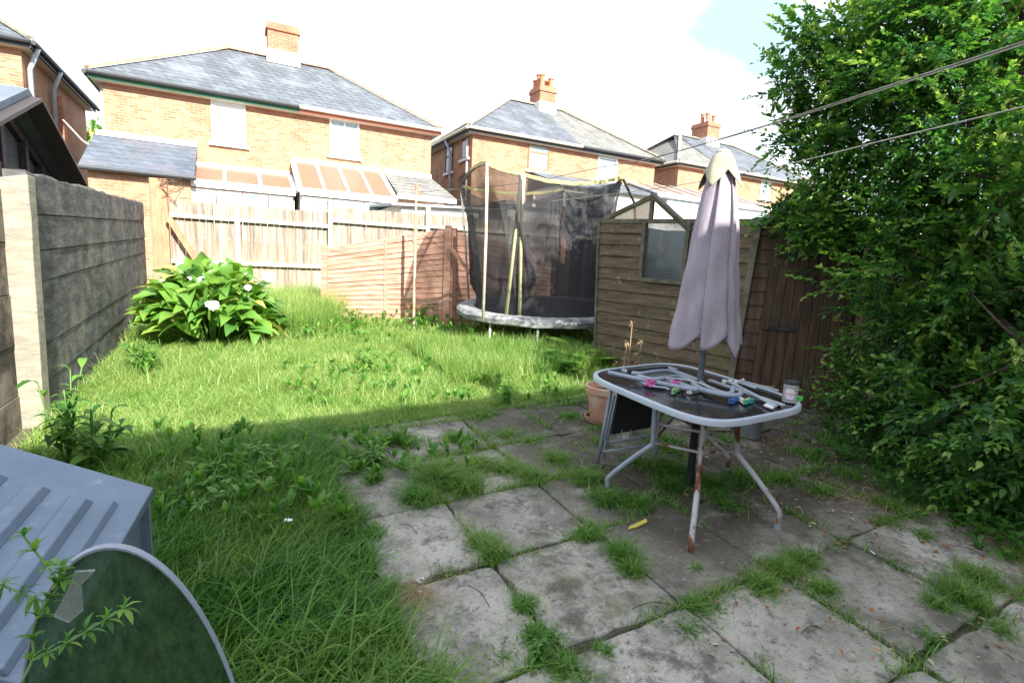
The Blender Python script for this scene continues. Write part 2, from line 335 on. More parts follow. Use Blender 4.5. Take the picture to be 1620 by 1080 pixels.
# ================================================================= GROUND
def build_ground():
    us = np.concatenate([np.linspace(-400, -30, 8), np.linspace(-25, 30, 56), np.linspace(40, 400, 8)])
    vs = np.concatenate([np.linspace(-300, -20, 6), np.linspace(-15, 30, 46), np.linspace(40, 600, 8)])
    U, V = np.meshgrid(us, vs); Z = gz(U, V)-.02
    P = np.stack([U, V, Z], -1)[None]
    o = strips('ground', P.reshape(1, len(vs), len(us), 3), M['soil'], base=(0, 0, 0), smooth=True); props(o, kind='structure')
build_ground()
ULINES = [.60, 1.16, 1.84, 2.47, 3.12, 3.76, 4.4, 5.05, 5.7]
VLINES = [-.5, .22, .93, 1.6, 2.3, 3.0, 3.68, 4.38]
def build_patio():
    b = MB(); var = []
    for i in range(len(ULINES)-1):
        for j in range(len(VLINES)-1):
            u0, u1, v0, v1 = ULINES[i], ULINES[i+1], VLINES[j], VLINES[j+1]
            if u0 > 4.9 and v1 < 4: pass
            g = .004
            j_ = lambda: random.uniform(-.009, .009)
            c = [(u0+g+j_(), v0+g+j_()), (u1-g+j_(), v0+g+j_()), (u1-g+j_(), v1-g+j_()), (u0+g+j_(), v1-g+j_())]
            if j == len(VLINES)-2: c[2] = (c[2][0], c[2][1]+.12+.02*i); c[3] = (c[3][0], c[3][1]+.1+.02*i)
            h = random.uniform(-.004, .012); t1, t2 = random.uniform(-.006, .006), random.uniform(-.006, .006)
            tl = [h+t1+t2, h-t1+t2, h-t1-t2, h+t1-t2]
            cu = sum(p[0] for p in c)/4; cv = sum(p[1] for p in c)/4
            # outline with ragged, slightly broken edges
            outl = []; K = 7
            for k in range(4):
                p, q = c[k], c[(k+1) % 4]; hp, hq = tl[k], tl[(k+1) % 4]
                for s in range(K):
                    f = s/K; x = p[0]+(q[0]-p[0])*f; y = p[1]+(q[1]-p[1])*f
                    w = random.uniform(0, .008) if random.random() < .85 else random.uniform(.008, .028)
                    if s == 0: w += random.uniform(.0, .03)
                    d = math.hypot(cu-x, cv-y); outl.append((x+(cu-x)/d*w, y+(cv-y)/d*w, hp+(hq-hp)*f))
            n0 = len(b.v); n = len(outl)
            low = [(x, y, gz(x, y)-.03) for x, y, z in outl]
            mid = [(x, y, gz(x, y)+z-.006) for x, y, z in outl]
            top = [(x+(cu-x)*.02, y+(cv-y)*.02, gz(x, y)+z) for x, y, z in outl]
            fs = []
            for a in range(n):
                e = (a+1) % n; fs += [(a, e, n+e, n+a), (n+a, n+e, 2*n+e, 2*n+a)]
            fs.append(tuple(range(2*n, 3*n)))
            b.add(low+mid+top, fs); var += [random.random()]*(3*n)
    o = b.build('patio_paving', M['slab'], base=gp(.6, 0)); props(o, kind='structure')
    at = o.data.attributes.new('var', 'FLOAT', 'POINT'); at.data.foreach_set('value', var)
build_patio()

# ================================================================= HOUSES
def slab_roof(b, pts, th=.05):
    P = [np.array(p, float) for p in pts]; n = np.cross(P[1]-P[0], P[2]-P[0]); n = n/np.linalg.norm(n)
    if n[2] < 0: n = -n
    b.prism([p-n*th for p in P], n*th)
def window(root, plane, c, a0, a1, z0, z1, frame, glass, mull=(), trans=(), sill=True, lintel=True, out=1, fw_=.07):
    """plane 'v' (facade facing -v at v=c) or 'u' (wall facing -u at u=c)"""
    def Q(a, o, z): return (a, c-o, z) if plane == 'v' else (c-o, a, z)
    def bx(b, x0, x1, o0, o1, y0, y1):
        p, q = Q(x0, o0, y0), Q(x1, o1, y1); b.box(tuple(min(i, j) for i, j in zip(p, q)), tuple(max(i, j) for i, j in zip(p, q)))
    b = MB(); t = fw_
    bx(b, a0, a0+t, 0, .035, z0, z1); bx(b, a1-t, a1, 0, .035, z0, z1)
    bx(b, a0+t, a1-t, 0, .035, z0, z0+t); bx(b, a0+t, a1-t, 0, .035, z1-t, z1)
    for m in mull: a = a0+(a1-a0)*m; bx(b, a-t*.45, a+t*.45, 0, .032, z0+t, z1-t)
    for m, x, y in trans:
        z = z0+(z1-z0)*m; bx(b, a0+(a1-a0)*x+t, a0+(a1-a0)*y-t, 0, .030, z-t*.4, z+t*.4)
    w = b.build('window', frame, root)
    b = MB(); bx(b, a0+t*.5, a1-t*.5, .004, .014, z0+t*.5, z1-t*.5); b.build('pane', glass, w)
    if sill: b = MB(); bx(b, a0-.08, a1+.08, 0, .09, z0-.09, z0-.003); b.build('sill', M['white'] if sill is True else sill, w)
    if lintel: b = MB(); bx(b, a0-.12, a1+.12, 0, .012, z1+.002, z1+.2); b.build('lintel', M['lilac_stone'] if lintel is True else lintel, w)
    return w
def chimney(root, u, v, z0, z1, wu, wv, pots, roof):
    b = MB(); b.box((u-wu/2, v-wv/2, z0), (u+wu/2, v+wv/2, z1-.25)); b.box((u-wu/2-.05, v-wv/2-.05, z1-.25), (u+wu/2+.05, v+wv/2+.05, z1-.1)); b.box((u-wu/2-.01, v-wv/2-.01, z1-.1), (u+wu/2+.01, v+wv/2+.01, z1))
    c = b.build('chimney', M['brick_red'], roof)
    b = MB(); b.box((u-wu/2-.04, v-wv/2-.04, z0+.1), (u+wu/2+.04, v+wv/2+.04, z0+.55)); b.build('flashing', M['render'], c)
    for (du, dv, h) in pots:
        b = MB(); b.lathe((u+du, v+dv, z1), [(.13, 0), (.11, .1), (.11, h-.08), (.14, h-.06), (.14, h), (.09, h), (.09, h-.1)], 12, cap1=True); b.build('chimney_pot', M['chimney_pot'], c, smooth='auto')
    return c
def semi(label, u0, u1, v0, depth, ze, zr, run, slates, fascias, split=None, ridge='ridge', wall='brick'):
    root = thing('brick_house', label, 'house', (u0, v0, gz(u0, v0)))
    b = MB(); b.box((u0, v0, -.5), (u1, v0+depth, ze-.02)); b.build('wall', M[wall], root)
    # soldier course of darker brick under the eaves
    b = MB(); b.box((u0-.004, v0-.012, ze-.32), (u1+.004, v0-.001, ze-.10)); b.build('brick_band', M['brick_red'], root)
    ov = .28; e0, e1, f0, f1 = u0-ov, u1+ov, v0-ov, v0+depth+ov; r0, r1 = e0+run, e1-run; vm = (f0+f1)/2
    um = split if split else (u0+u1)/2
    roof = None
    b = MB(); slab_roof(b, [(e0, f0, ze), (um, f0, ze), (um, vm, zr), (r0, vm, zr)]); slab_roof(b, [(e0, f1, ze), (e0, f0, ze), (r0, vm, zr)])
    slab_roof(b, [(um, f1, ze), (e0, f1, ze), (r0, vm, zr), (um, vm, zr)])
    roof = b.build('roof', M[slates[0]], root)
    b = MB(); slab_roof(b, [(um, f0, ze), (e1, f0, ze), (r1, vm, zr), (um, vm, zr)]); slab_roof(b, [(e1, f0, ze), (e1, f1, ze), (r1, vm, zr)])
    slab_roof(b, [(e1, f1, ze), (um, f1, ze), (um, vm, zr), (r1, vm, zr)])
    b.build('roof', M[slates[1]], root)
    b = MB()
    for p, q in [((e0, f0, ze), (r0, vm, zr)), ((e0, f1, ze), (r0, vm, zr)), ((e1, f0, ze), (r1, vm, zr)), ((e1, f1, ze), (r1, vm, zr)), ((r0, vm, zr), (r1, vm, zr))]:
        p = Vector(p); q = Vector(q); n = int((q-p).length/.4)
        for i in range(n): b.beam(p.lerp(q, i/n)+Vector((0, 0, .055+.004*(i % 2))), p.lerp(q, (i+.97)/n)+Vector((0, 0, .055)), .17, .07)
    b.build('ridge_tiles', M[ridge], roof)
    for (ua, ub, m1, m2) in [(e0, um, *fascias[0]), (um+.003, e1, *fascias[1])]:
        b = MB(); b.box((ua, f0+.02, ze-.19), (ub, f0+.05, ze-.045)); b.build('fascia', M[m1], root)
        b = MB(); b.tube([(ua, f0-.06, ze-.05), (ub, f0-.06, ze-.05)], .06, 8); b.build('gutter', M[m2], root)
    b = MB(); b.box((e0+.02, f0+.06, ze-.19), (e0+.05, f1, ze-.045)); b.build('fascia', M[fascias[0][0]], root)
    b = MB(); b.tube([(e0-.06, f0, ze-.05), (e0-.06, f1, ze-.05)], .06, 8); b.build('gutter', M[fascias[0][1]], root)
    b = MB(); b.box((e0+.05, f0+.05, ze-.20), (e1-.05, v0-.013, ze-.185)); b.box((e0+.05, v0-.013, ze-.20), (u0-.003, v0+depth, ze-.185)); b.box((u1+.003, v0-.013, ze-.20), (e1-.05, v0+depth, ze-.185)); b.build('soffit', M['cream_trim'], root)
    return root, roof, vm
def rng2(x0, y0, x1, y1, v):
    a, b = PV(x0, y0, v), PV(x1, y1, v); return a[0], b[0], b[2], a[2]
V1 = 18.8
# ---- house 1 (white windows, green and red eaves)
a = PV(163, 150, V1)[0]; b_ = PV(682, 230, V1)[0]
ZE1 = (PV(160, 121, V1-.28)[2]+PV(685, 203, V1-.28)[2])/2+.06
H1, R1, vm1 = semi('nearest brick semi-detached house, with green eaves on its left half and red on its right', a, b_, V1, 6.0, ZE1, ZE1+2.25, 3.3, ['slate', 'slate'], [('green_trim', 'dark_trim'), ('red_trim', 'cream_trim')], split=PV(472, 170, V1)[0], ridge='ridge_red')
cu = PV(447, 75, vm1)[0]
chimney(H1, cu, vm1, ZE1+1.9, PV(447, 45, vm1)[2], 1.0, .75, [], R1)
u0, u1, z0, z1 = rng2(333, 158, 390, 232, V1)
window(H1, 'v', V1, u0, u1, z0, z1, M['white'], M['curtain'])
u0, u1, z0, z1 = rng2(521, 187, 568, 251, V1)
window(H1, 'v', V1, u0, u1, z0, z1, M['white'], M['glass'], mull=(.5,), trans=((.76, 0, 1),))
b = MB(); e = PV(162, 130, V1); b.tube([(e[0]-.05, V1+.2, e[2]+.2), (e[0]-.05, V1+.1, ZE1-.4), (e[0]-.05, V1+.1, 1)], .035, 8); b.build('downpipe', M['pipe'], H1)
e = PV(322, 146, V1); b = MB(); b.box((e[0]-.06, V1-.12, e[2]-.14), (e[0]+.06, V1-.013, e[2]+.02)); b.build('alarm_box', M['white'], H1)
b = MB(); b.tube([(cu+.45, vm1, ZE1+2.2), (cu+.45, vm1, ZE1+5.0)], .02, 6); ap = (cu+.45, vm1, ZE1+5.0)
for i in range(6): b.tube([(ap[0]-.5+i*.2, ap[1]-.2, ap[2]-.05), (ap[0]-.5+i*.2, ap[1]+.2, ap[2]-.05)], .012, 5)
b.tube([(ap[0]-.6, ap[1], ap[2]-.05), (ap[0]+.6, ap[1], ap[2]-.05)], .015, 5); b.build('aerial', M['pipe'], R1)
# slate lean-to at the left end
VE = 16.9
pa, pb = PV(169, 214, V1), PV(306, 231, V1); pc, pd = PV(131, 262, VE), PV(289, 279, VE)
zt = (pa[2]+pb[2])/2; zb = (pc[2]+pd[2])/2; ul, ur = a-.1, pb[0]
b = MB(); slab_roof(b, [(ul-.15, VE-.15, zb), (ur+.1, VE-.15, zb), (ur+.1, V1, zt), (ul-.15, V1, zt)], .06); x = b.build('extension_roof', M['slate_dark'], H1)
b = MB(); b.beam((ul-.1, V1-.05, zt+.03), (ur+.1, V1-.05, zt+.03), .12, .14); b.build('flashing', M['render'], x)
b = MB(); b.prism([(ul, VE, -.2), (ul, V1-.005, -.2), (ul, V1-.005, zt-.08), (ul, VE, zb-.08)], (ur-ul, 0, 0)); b.build('extension_wall', M['brick'], H1)
b = MB(); b.tube([(ul-.2, VE-.22, zb-.05), (ur+.15, VE-.22, zb-.05)], .055, 8); b.build('gutter', M['dark_trim'], H1)
# conservatories
def conserv(x0t, y0t, x1t, y1t, x0b, y0b, x1b, y1b, ve, nb, label, wins, wallm='white', drop=1.6, overhang=.1):
    pa, pb = PV(x0t, y0t, V1), PV(x1t, y1t, V1); pc, pd = PV(x0b, y0b, ve), PV(x1b, y1b, ve)
    zt = (pa[2]+pb[2])/2; zb = (pc[2]+pd[2])/2; ul = (pa[0]+pc[0])/2; ur = (pb[0]+pd[0])/2
    root = thing('conservatory', label, 'conservatory', (ul, ve, gz(ul, ve)))
    b = MB()
    for i in range(nb+1):
        uu = ul+(ur-ul)*i/nb; b.beam((uu, ve, zb), (uu, V1-.02, zt), .09 if 0 < i < nb else .14, .09)
    b.beam((ul, V1-.06, zt+.02), (ur, V1-.06, zt+.02), .12, .16); b.beam((ul, ve-.02, zb-.03), (ur, ve-.02, zb-.03), .12, .2)
    rf = b.build('roof_frame', M['white'], root)
    for i in range(nb):
        ua = ul+(ur-ul)*i/nb+.05; ub = ul+(ur-ul)*(i+1)/nb-.05
        b = MB(); b.hexa([(ua, ve+.03, zb), (ub, ve+.03, zb), (ub, V1-.1, zt), (ua, V1-.1, zt), (ua, ve+.03, zb+.015), (ub, ve+.03, zb+.015), (ub, V1-.1, zt+.015), (ua, V1-.1, zt+.015)]); b.build('roof_panel', M['roof_sheet'], rf)
    b = MB(); b.box((ul+.02, ve+.03, 0), (ur-.02, ve+.09, zb-.6)); b.build('dwarf_wall', M['brick'], root)
    n = wins
    for i in range(n):
        ua = ul+.05+(ur-ul-.1)*i/n; ub = ul+.05+(ur-ul-.1)*(i+1)/n-.03
        bb = MB(); t = .07; z0, z1 = zb-1.5, zb-.16
        bb.box((ua, ve+.0, z0), (ua+t, ve+.06, z1)); bb.box((ub-t, ve, z0), (ub, ve+.06, z1)); bb.box((ua+t, ve, z0), (ub-t, ve+.06, z0+t)); bb.box((ua+t, ve, z1-t), (ub-t, ve+.06, z1)); bb.box((ua+t, ve, z1-.42), (ub-t, ve+.058, z1-.36))
        w = bb.build('window', M['white'], root)
        bb = MB(); bb.box((ua+t*.6, ve+.02, z0+t*.6), (ub-t*.6, ve+.03, z1-t*.6)); bb.build('pane', M['glass'], w)
    for uu in (ul+.02, ur-.05):
        b = MB(); b.prism([(uu, ve+.1, -.1), (uu, V1-.03, -.1), (uu, V1-.03, zt-.06), (uu, ve+.1, zb-.06)], (.03, 0, 0)); b.build('side_wall', M['render'], root)
    return root
conserv(308, 263, 455, 277, 287, 285, 470, 304, 17.0, 3, 'low white lean-to conservatory with amber roof panels behind the left of the board fence', 4)
conserv(458, 255, 604, 273, 480, 300, 622, 317, 16.7, 4, 'taller white conservatory with four steep roof panels under the window of the nearer house', 3)
pa, pb = PV(606, 274, V1), PV(682, 280, V1); pc, pd = PV(625, 306, 17.0), PV(716, 314, 17.0)
b = MB(); zt = (pa[2]+pb[2])/2; zb = (pc[2]+pd[2])/2; u_l = pa[0]; u_r = pd[0]
slab_roof(b, [(u_l, 16.9, zb), (u_r+.1, 16.9, zb), (b_+.02, V1, zt), (u_l, V1, zt)], .06); x = b.build('extension_roof', M['slate_old'], H1)
b = MB(); b.beam((u_l, V1-.05, zt+.03), (b_, V1-.05, zt+.03), .12, .14); b.build('flashing', M['render'], x)
b = MB(); b.prism([(u_l+.02, 17.05, -.2), (u_l+.02, V1-.005, -.2), (u_l+.02, V1-.005, zt-.1), (u_l+.02, 17.05, zb-.08)], (b_-u_l-.1, 0, 0)); b.build('extension_wall', M['brick'], H1)
b = MB(); b.box((u_l, 16.88, zb-.17), (u_r+.1, 16.93, zb-.02)); b.build('fascia', M['white'], H1)

# ---- house 2
V2 = 19.2
a2 = PV(748, 215, V2)[0]; b2 = PV(1036, 262, V2)[0]
ZE2 = (PV(745, 199, V2-.28)[2]+PV(1030, 252, V2-.28)[2])/2+.02
H2, R2, vm2 = semi('middle brick semi-detached house with pale gutter and slates half blue, half brown-grey', a2, b2, V2, 6.6, ZE2, ZE2+2.35, 3.4, ['slate', 'slate_old'], [('dark_trim', 'cream_trim'), ('dark_trim', 'dark_trim')], split=PV(915, 225, V2)[0])
cu2 = PV(859, 150, vm2)[0]; chimney(H2, cu2, vm2, ZE2+1.9, PV(859, 141, vm2)[2], .85, .95, [(-.25, -.3, .5), (.22, -.3, .42), (-.22, .05, .6), (.22, .05, .4), (-.25, .32, .4), (.25, .32, .4)], R2)
u0, u1, z0, z1 = rng2(836, 227, 867, 273, V2)
window(H2, 'v', V2, u0, u1, z0, z1, M['wood_brown'], M['glass'], trans=((.7, 0, 1),))
u0, u1, z0, z1 = rng2(946, 247, 974, 290, V2)
window(H2, 'v', V2, u0, u1, z0, z1, M['white'], M['glass'], trans=((.7, 0, 1), (.4, 0, 1)))
p, q = PU(731, 213, a2), PU(742, 249, a2); window(H2, 'u', a2, min(p[1], q[1]), max(p[1], q[1]), q[2], p[2], M['red_trim'], M['glass_dark'])
p, q = PU(706, 225, a2), PU(716, 271, a2); window(H2, 'u', a2, min(p[1], q[1]), max(p[1], q[1]), q[2], p[2], M['dark_trim'], M['glass_dark'], trans=((.5, 0, 1),))
p = PU(715.5, 250, a2); b = MB(); b.tube([(a2-.33, p[1], ZE2-.12), (a2-.1, p[1], ZE2-.55), (a2-.1, p[1], 1.0)], .055, 8); b.build('downpipe', M['pipe'], H2, smooth=True)
p = PU(741, 250, a2); b = MB(); b.tube([(a2-.06, p[1], ZE2-.3), (a2-.06, p[1], 1.0)], .035, 8); b.build('downpipe', M['lilac_stone'], H2, smooth=True)
b = MB(); b.box((a2+.3, V2-2.6, 0), (a2+4.4, V2-.002, PV(780, 322, V2-2.6)[2])); b.build('extension_wall', M['render'], H2)
b = MB(); zz = PV(780, 322, V2-2.6)[2]; b.box((a2+.1, V2-2.8, zz+.002), (a2+4.6, V2-.004, zz+.14)); b.build('extension_roof', M['slate_old'], H2)
b = MB(); p = PV(975, 335, V2-2.2); b.box((p[0]-2.6, V2-2.2, 0), (p[0]+2.6, V2-.002, p[2]+.75)); b.build('extension_wall', M['render'], H2)
b = MB(); slab_roof(b, [(p[0]-2.8, V2-2.4, p[2]+.75), (p[0]+2.8, V2-2.4, p[2]+.75), (p[0]+2.8, V2-.01, p[2]+1.5), (p[0]-2.8, V2-.01, p[2]+1.5)]); b.build('extension_roof', M['slate'], H2)

# ---- house 3, farther right
V3 = 19.9
a3 = PV(1073, 270, V3)[0]; b3 = a3+10.6
ZE3 = PV(1110, 262, V3-.28)[2]+.05
H3, R3, vm3 = semi('farthest brick semi-detached house, half hidden by the parasol and the tree', a3, b3, V3, 6.6, ZE3, ZE3+2.3, 3.4, ['slate_old', 'slate'], [('dark_trim', 'cream_trim'), ('dark_trim', 'cream_trim')], split=PV(1137, 250, V3)[0], ridge='ridge')
cu3 = PV(1117, 200, vm3)[0]; chimney(H3, cu3, vm3, ZE3+1.8, PV(1117, 197, vm3)[2], .95, 1.2, [(-.25, -.3, .5), (.25, -.3, .45), (-.22, .1, .55), (.22, .1, .4)], R3)
u0, u1, z0, z1 = rng2(1204, 286, 1216, 318, V3)
window(H3, 'v', V3, u0, u1, z0, z1, M['white'], M['glass'])
p, q = PU(1046, 270, a3), PU(1068, 300, a3)
b = MB(); b.prism([(a3-.9, V3+2.5, 0), (a3-.9, V3+2.5, ZE3-.3), (a3-.002, V3+2.5, ZE3-.3), (a3-.002, V3+2.5, 0)], (0, 3.2, 0)); b.build('stair_wall', M['brick_red'], H3)
b = MB(); b.box((b2+.2, V3+2.4, 0), (a3-.905, V3+2.6, ZE3-1.4)); b.build('gate_wall', M['brick_red'], H3)
window(H3, 'v', V3+2.4, b2+.75, b2+1.35, ZE3-2.6, ZE3-1.9, M['white'], M['glass'], lintel=False)
p = PV(1130, 336, 17.2); q = PV(1130, 318, 17.2)
cz = thing('conservatory', 'white-edged lean-to conservatory seen between shed and parasol, in front of the farthest house', 'conservatory', (p[0], 17.2, gz(p[0], 17.2)))
ua, ub = PV(1040, 330, 17.2)[0], PV(1222, 340, 17.2)[0]
b = MB(); b.box((ua, 17.2, 0), (ub, 17.3, q[2]-.5)); b.build('wall', M['render'], cz)
b = MB(); b.box((ua-.1, 17.1, q[2]-.16), (ub+.1, 17.19, q[2]+.04)); b.build('fascia', M['white'], cz)
b = MB(); b.box((ua+.05, 17.21, q[2]-.5+.003), (ub-.05, 17.26, q[2]-.17)); b.build('pane', M['glass'], cz)
b = MB(); zt = q[2]+.9
for i in range(8):
    uu = ua+(ub-ua)*i/7; b.beam((uu, 17.2, q[2]+.02), (uu, V3-.02, zt), .09, .08)
fr = b.build('roof_frame', M['white'], cz)
b = MB(); b.hexa([(ua, 17.22, q[2]), (ub, 17.22, q[2]), (ub, V3-.02, zt-.02), (ua, V3-.02, zt-.02), (ua, 17.22, q[2]+.012), (ub, 17.22, q[2]+.012), (ub, V3-.02, zt-.008), (ua, V3-.02, zt-.008)]); b.build('roof_panel', M['roof_sheet'], fr)

# ---- house 0, at the left edge
V0 = V1
u_s = -4.75
zz = [PU(x, y, u_s-.25)[2] for x, y in ((65, 127), (145, 185))]; ZE0 = sum(zz)/2+.12
vend = PU(136, 190, u_s)[1]; vst = PU(36, 120, u_s)[1]
H0, R0, vm0 = semi('brick semi-detached house cut off by the left edge, behind the black garden room', u_s-9.5, u_s, vst, max(4.5, vend-vst), ZE0, ZE0+2.3, 3.2, ['slate', 'slate'], [('dark_trim', 'dark_trim'), ('dark_trim', 'dark_trim')], ridge='ridge')
b = MB(); b.box((u_s+.05+.28-.08, vst-.28, ZE0-.19), (u_s+.28, vend+.2, ZE0-.045)); b.build('fascia', M['dark_trim'], H0)
b = MB(); b.tube([(u_s+.34, vst-.28, ZE0-.05), (u_s+.34, vend+.3, ZE0-.05)], .06, 8); b.build('gutter', M['dark_trim'], H0)
for xx in (47, 82):
    p = PU(xx, 150, u_s+.1); b = MB(); b.tube([(u_s+.34, p[1], ZE0-.1), (u_s+.1, p[1]+.2, ZE0-.6), (u_s+.1, p[1]+.2, 1)], .06, 8); b.build('downpipe', M['pipe'], H0, smooth=True)
p = PU(94, 155, u_s+.12); b = MB(); b.box((u_s+.003, p[1]-.2, 1), (u_s+.22, p[1]+.2, p[2])); b.build('brick_pier', M['brick_red'], H0)

# ---- grey outbuilding roof behind the fence
vo = 14.3; p0, p1, p2, p3 = PV(617, 338, vo), PV(737, 335, vo), PV(660, 317, vo+1.6), PV(739, 322, vo+1.6)
ob = thing('outbuilding', 'small low garage with grey sheet roof just behind the board fence', 'outbuilding', (p0[0], vo, gz(p0[0], vo)))
zt = PV(700, 322, vo)[2]
b = MB(); b.box((p0[0]+.3, vo, .1), (p1[0]+.4, vo+3, zt-.12)); b.build('wall', M['render'], ob)
b = MB(); slab_roof(b, [(p0[0], vo-.15, zt-.12), (p1[0]+.6, vo-.15, zt), (p1[0]+.6, vo+3.1, zt+.22), (p0[0], vo+3.1, zt+.06)], .07); b.build('roof', noisemat('grey_roof_sheet', [(.28, .32, .37), (.42, .45, .48)], 4, .6), ob)

# ---- neighbour's black timber garden room, gable facing the wall
UGR = -2.45
ap = PU(50, 152, UGR+.34); rf = PU(133, 300, UGR+.34)
gr = thing('garden_room', 'black timber garden room with glazed gable standing behind the grey wall', 'garden room', (UGR, ap[1], gz(UGR, ap[1])))
wd = rf[1]-ap[1]; dz = ap[2]-rf[2]; la = ap[1]-wd; ra = rf[1]; zf = rf[2]
def roofhalf(b, y0, z0, y1, z1, t=.08, back=2.6, ov=.32):
    b.hexa([(UGR+ov, y0, z0), (UGR+ov, y1, z1), (UGR-back, y1, z1), (UGR-back, y0, z0), (UGR+ov, y0, z0+t), (UGR+ov, y1, z1+t), (UGR-back, y1, z1+t), (UGR-back, y0, z0+t)])
b = MB(); roofhalf(b, ap[1]+.002, ap[2]+.0, ra+.08, zf-.06); roofhalf(b, ap[1]-.002, ap[2], la-.08, zf-.06); b.build('roof', noisemat('grey_felt_roof', [(.10, .125, .16), (.16, .19, .23)], 3, .85), gr)
b = MB(); b.beam((UGR+.34, ap[1], ap[2]-.03), (UGR+.34, ra+.08, zf-.09), .04, .2, up=(1, 0, 0)) ; b.beam((UGR+.34, ap[1], ap[2]-.03), (UGR+.34, la-.08, zf-.09), .2, .04)
b.build('bargeboard', M['black_timber'], gr)
b = MB(); zs = PU(20, 242, UGR)[2]; zs = min(zs, zf+.45*dz)
zs = zf+.03*dz
b.beam((UGR, la+.2, zs-.08), (UGR, ra-.2, zs-.08), .1, .2)
for f in (-.72, -.36, -.02, .34, .62, .84):
    zt_ = ap[2]-abs(f)*dz-.1; b.box((UGR-.05, ap[1]+f*wd-.06, zs-.05), (UGR+.06, ap[1]+f*wd+.06, zt_))
b.beam((UGR, ap[1], ap[2]-.13), (UGR, ra-.1, zf-.02), .1, .14); b.beam((UGR+.003, ap[1], ap[2]-.13), (UGR+.003, la+.1, zf-.02), .1, .14)
b.build('gable_frame', M['black_timber'], gr)
b = MB(); b.prism([(UGR-.02, ap[1], ap[2]-.1), (UGR-.02, ra-.2, zs-.03), (UGR-.02, la+.2, zs-.03)], (-.02, 0, 0)); b.build('pane', M['glass_dark'], gr)
b = MB(); b.box((UGR-2.5, la+.12, .2), (UGR, ra-.12, zs-.18))
for i in range(34): vv = la+.15+(2*wd-.3)*i/33; b.box((UGR+.001, vv-.012, .3), (UGR+.018, vv+.012, zs-.19))
b.build('wall', M['black_timber'], gr)
# ---- own house behind the camera: it throws the shade on the patio
VH = -2.35
oh = thing('brick_house', 'brick house whose back faces the patio, behind the viewer', 'house', (0, VH, 0))
b = MB(); b.box((-6.5, VH-6, -1), (8.5, VH-.3, 5.35)); b.build('wall', M['render'], oh)
b = MB(); r_ = 3.3; slab_roof(b, [(-6.9, VH, 5.35), (8.9, VH, 5.35), (8.9-r_, VH-3.3, 7.6), (-6.9+r_, VH-3.3, 7.6)]); slab_roof(b, [(-6.9, VH-6.4, 5.35), (8.9, VH-6.4, 5.35), (8.9-r_, VH-3.3, 7.6), (-6.9+r_, VH-3.3, 7.6)])
slab_roof(b, [(-6.9, VH-6.4, 5.35), (-6.9, VH, 5.35), (-6.9+r_, VH-3.3, 7.6)]); slab_roof(b, [(8.9, VH-6.4, 5.35), (8.9, VH, 5.35), (8.9-r_, VH-3.3, 7.6)]); b.build('roof', M['slate'], oh)
# ================================================================= LEFT WALL
def left_wall():
    # face plane u = const from the near post to the far corner
    n0 = PG(77, 655); f0 = PG(233, 492); uw = -1.50
    zt0, zt1 = PU(50, 282, uw), PU(229, 320, uw)
    v0, v1 = PU(70, 600, uw)[1], PU(234, 480, uw)[1]
    root = thing('concrete_wall', 'dark weathered concrete panel wall running back along the left of the lawn', 'wall', gp(uw, v0))
    hs = [-.1, .38, .66, .95, 1.2, 1.55, 1.83]
    top0 = zt0[2]-gz(uw, v0); top1 = zt1[2]-gz(uw, v1)
    k = (top0+top1)/2/2.05
    hs = [-.15, .30*k, .62*k, 1.16*k, 1.42*k, 1.72*k, 2.05*k]
    for i in range(len(hs)-1):
        n = 26; g = .003
        vv = np.linspace(v0-.02, v1+.03, n+1); rough = lambda a: rng.uniform(-a, a, n+1)
        top = hs[i+1]-g/2; bot = hs[i]+g/2; tn = rough(.003) if i < 5 else rough(.02)+.01
        bl = MB(); off = random.uniform(-.004, .004)
        ring = []
        for j, v in enumerate(vv):
            z = gz(uw, v)
            a = random.uniform(-.004, .004)
            ring.append([(uw+off+a, v, z+bot), (uw+off+.006, v, z+bot+.008), (uw+off+random.uniform(-.004, .004), v, z+top-.008), (uw+off-.012, v, z+top+tn[j]), (uw-.15, v, z+top+tn[j]*.5), (uw-.15, v, z+bot)])
        vs = [p for r in ring for p in r]; fs = []
        for j in range(n):
            for m in range(6): fs.append((j*6+m, j*6+(m+1) % 6, (j+1)*6+(m+1) % 6, (j+1)*6+m))
        fs += [(0, 1, 2, 3, 4, 5), tuple(n*6+m for m in range(6))]
        bl.add(vs, fs); bl.build('panel', M['concrete_wall'], root)
    b = MB(); b.hexa([(uw-.03, v0+.02, gz(uw, v0)-.1), (uw-.03, v1, gz(uw, v1)-.1), (uw-.12, v1, gz(uw, v1)-.1), (uw-.12, v0+.02, gz(uw, v0)-.1), (uw-.03, v0+.02, gz(uw, v0)+hs[-1]-.05), (uw-.03, v1, gz(uw, v1)+hs[-1]-.05), (uw-.12, v1, gz(uw, v1)+hs[-1]-.05), (uw-.12, v0+.02, gz(uw, v0)+hs[-1]-.05)]); b.build('core', M['concrete_wall'], root)
    return uw, v0, v1, hs[-1]
UW, VW0, VW1, HW = left_wall()
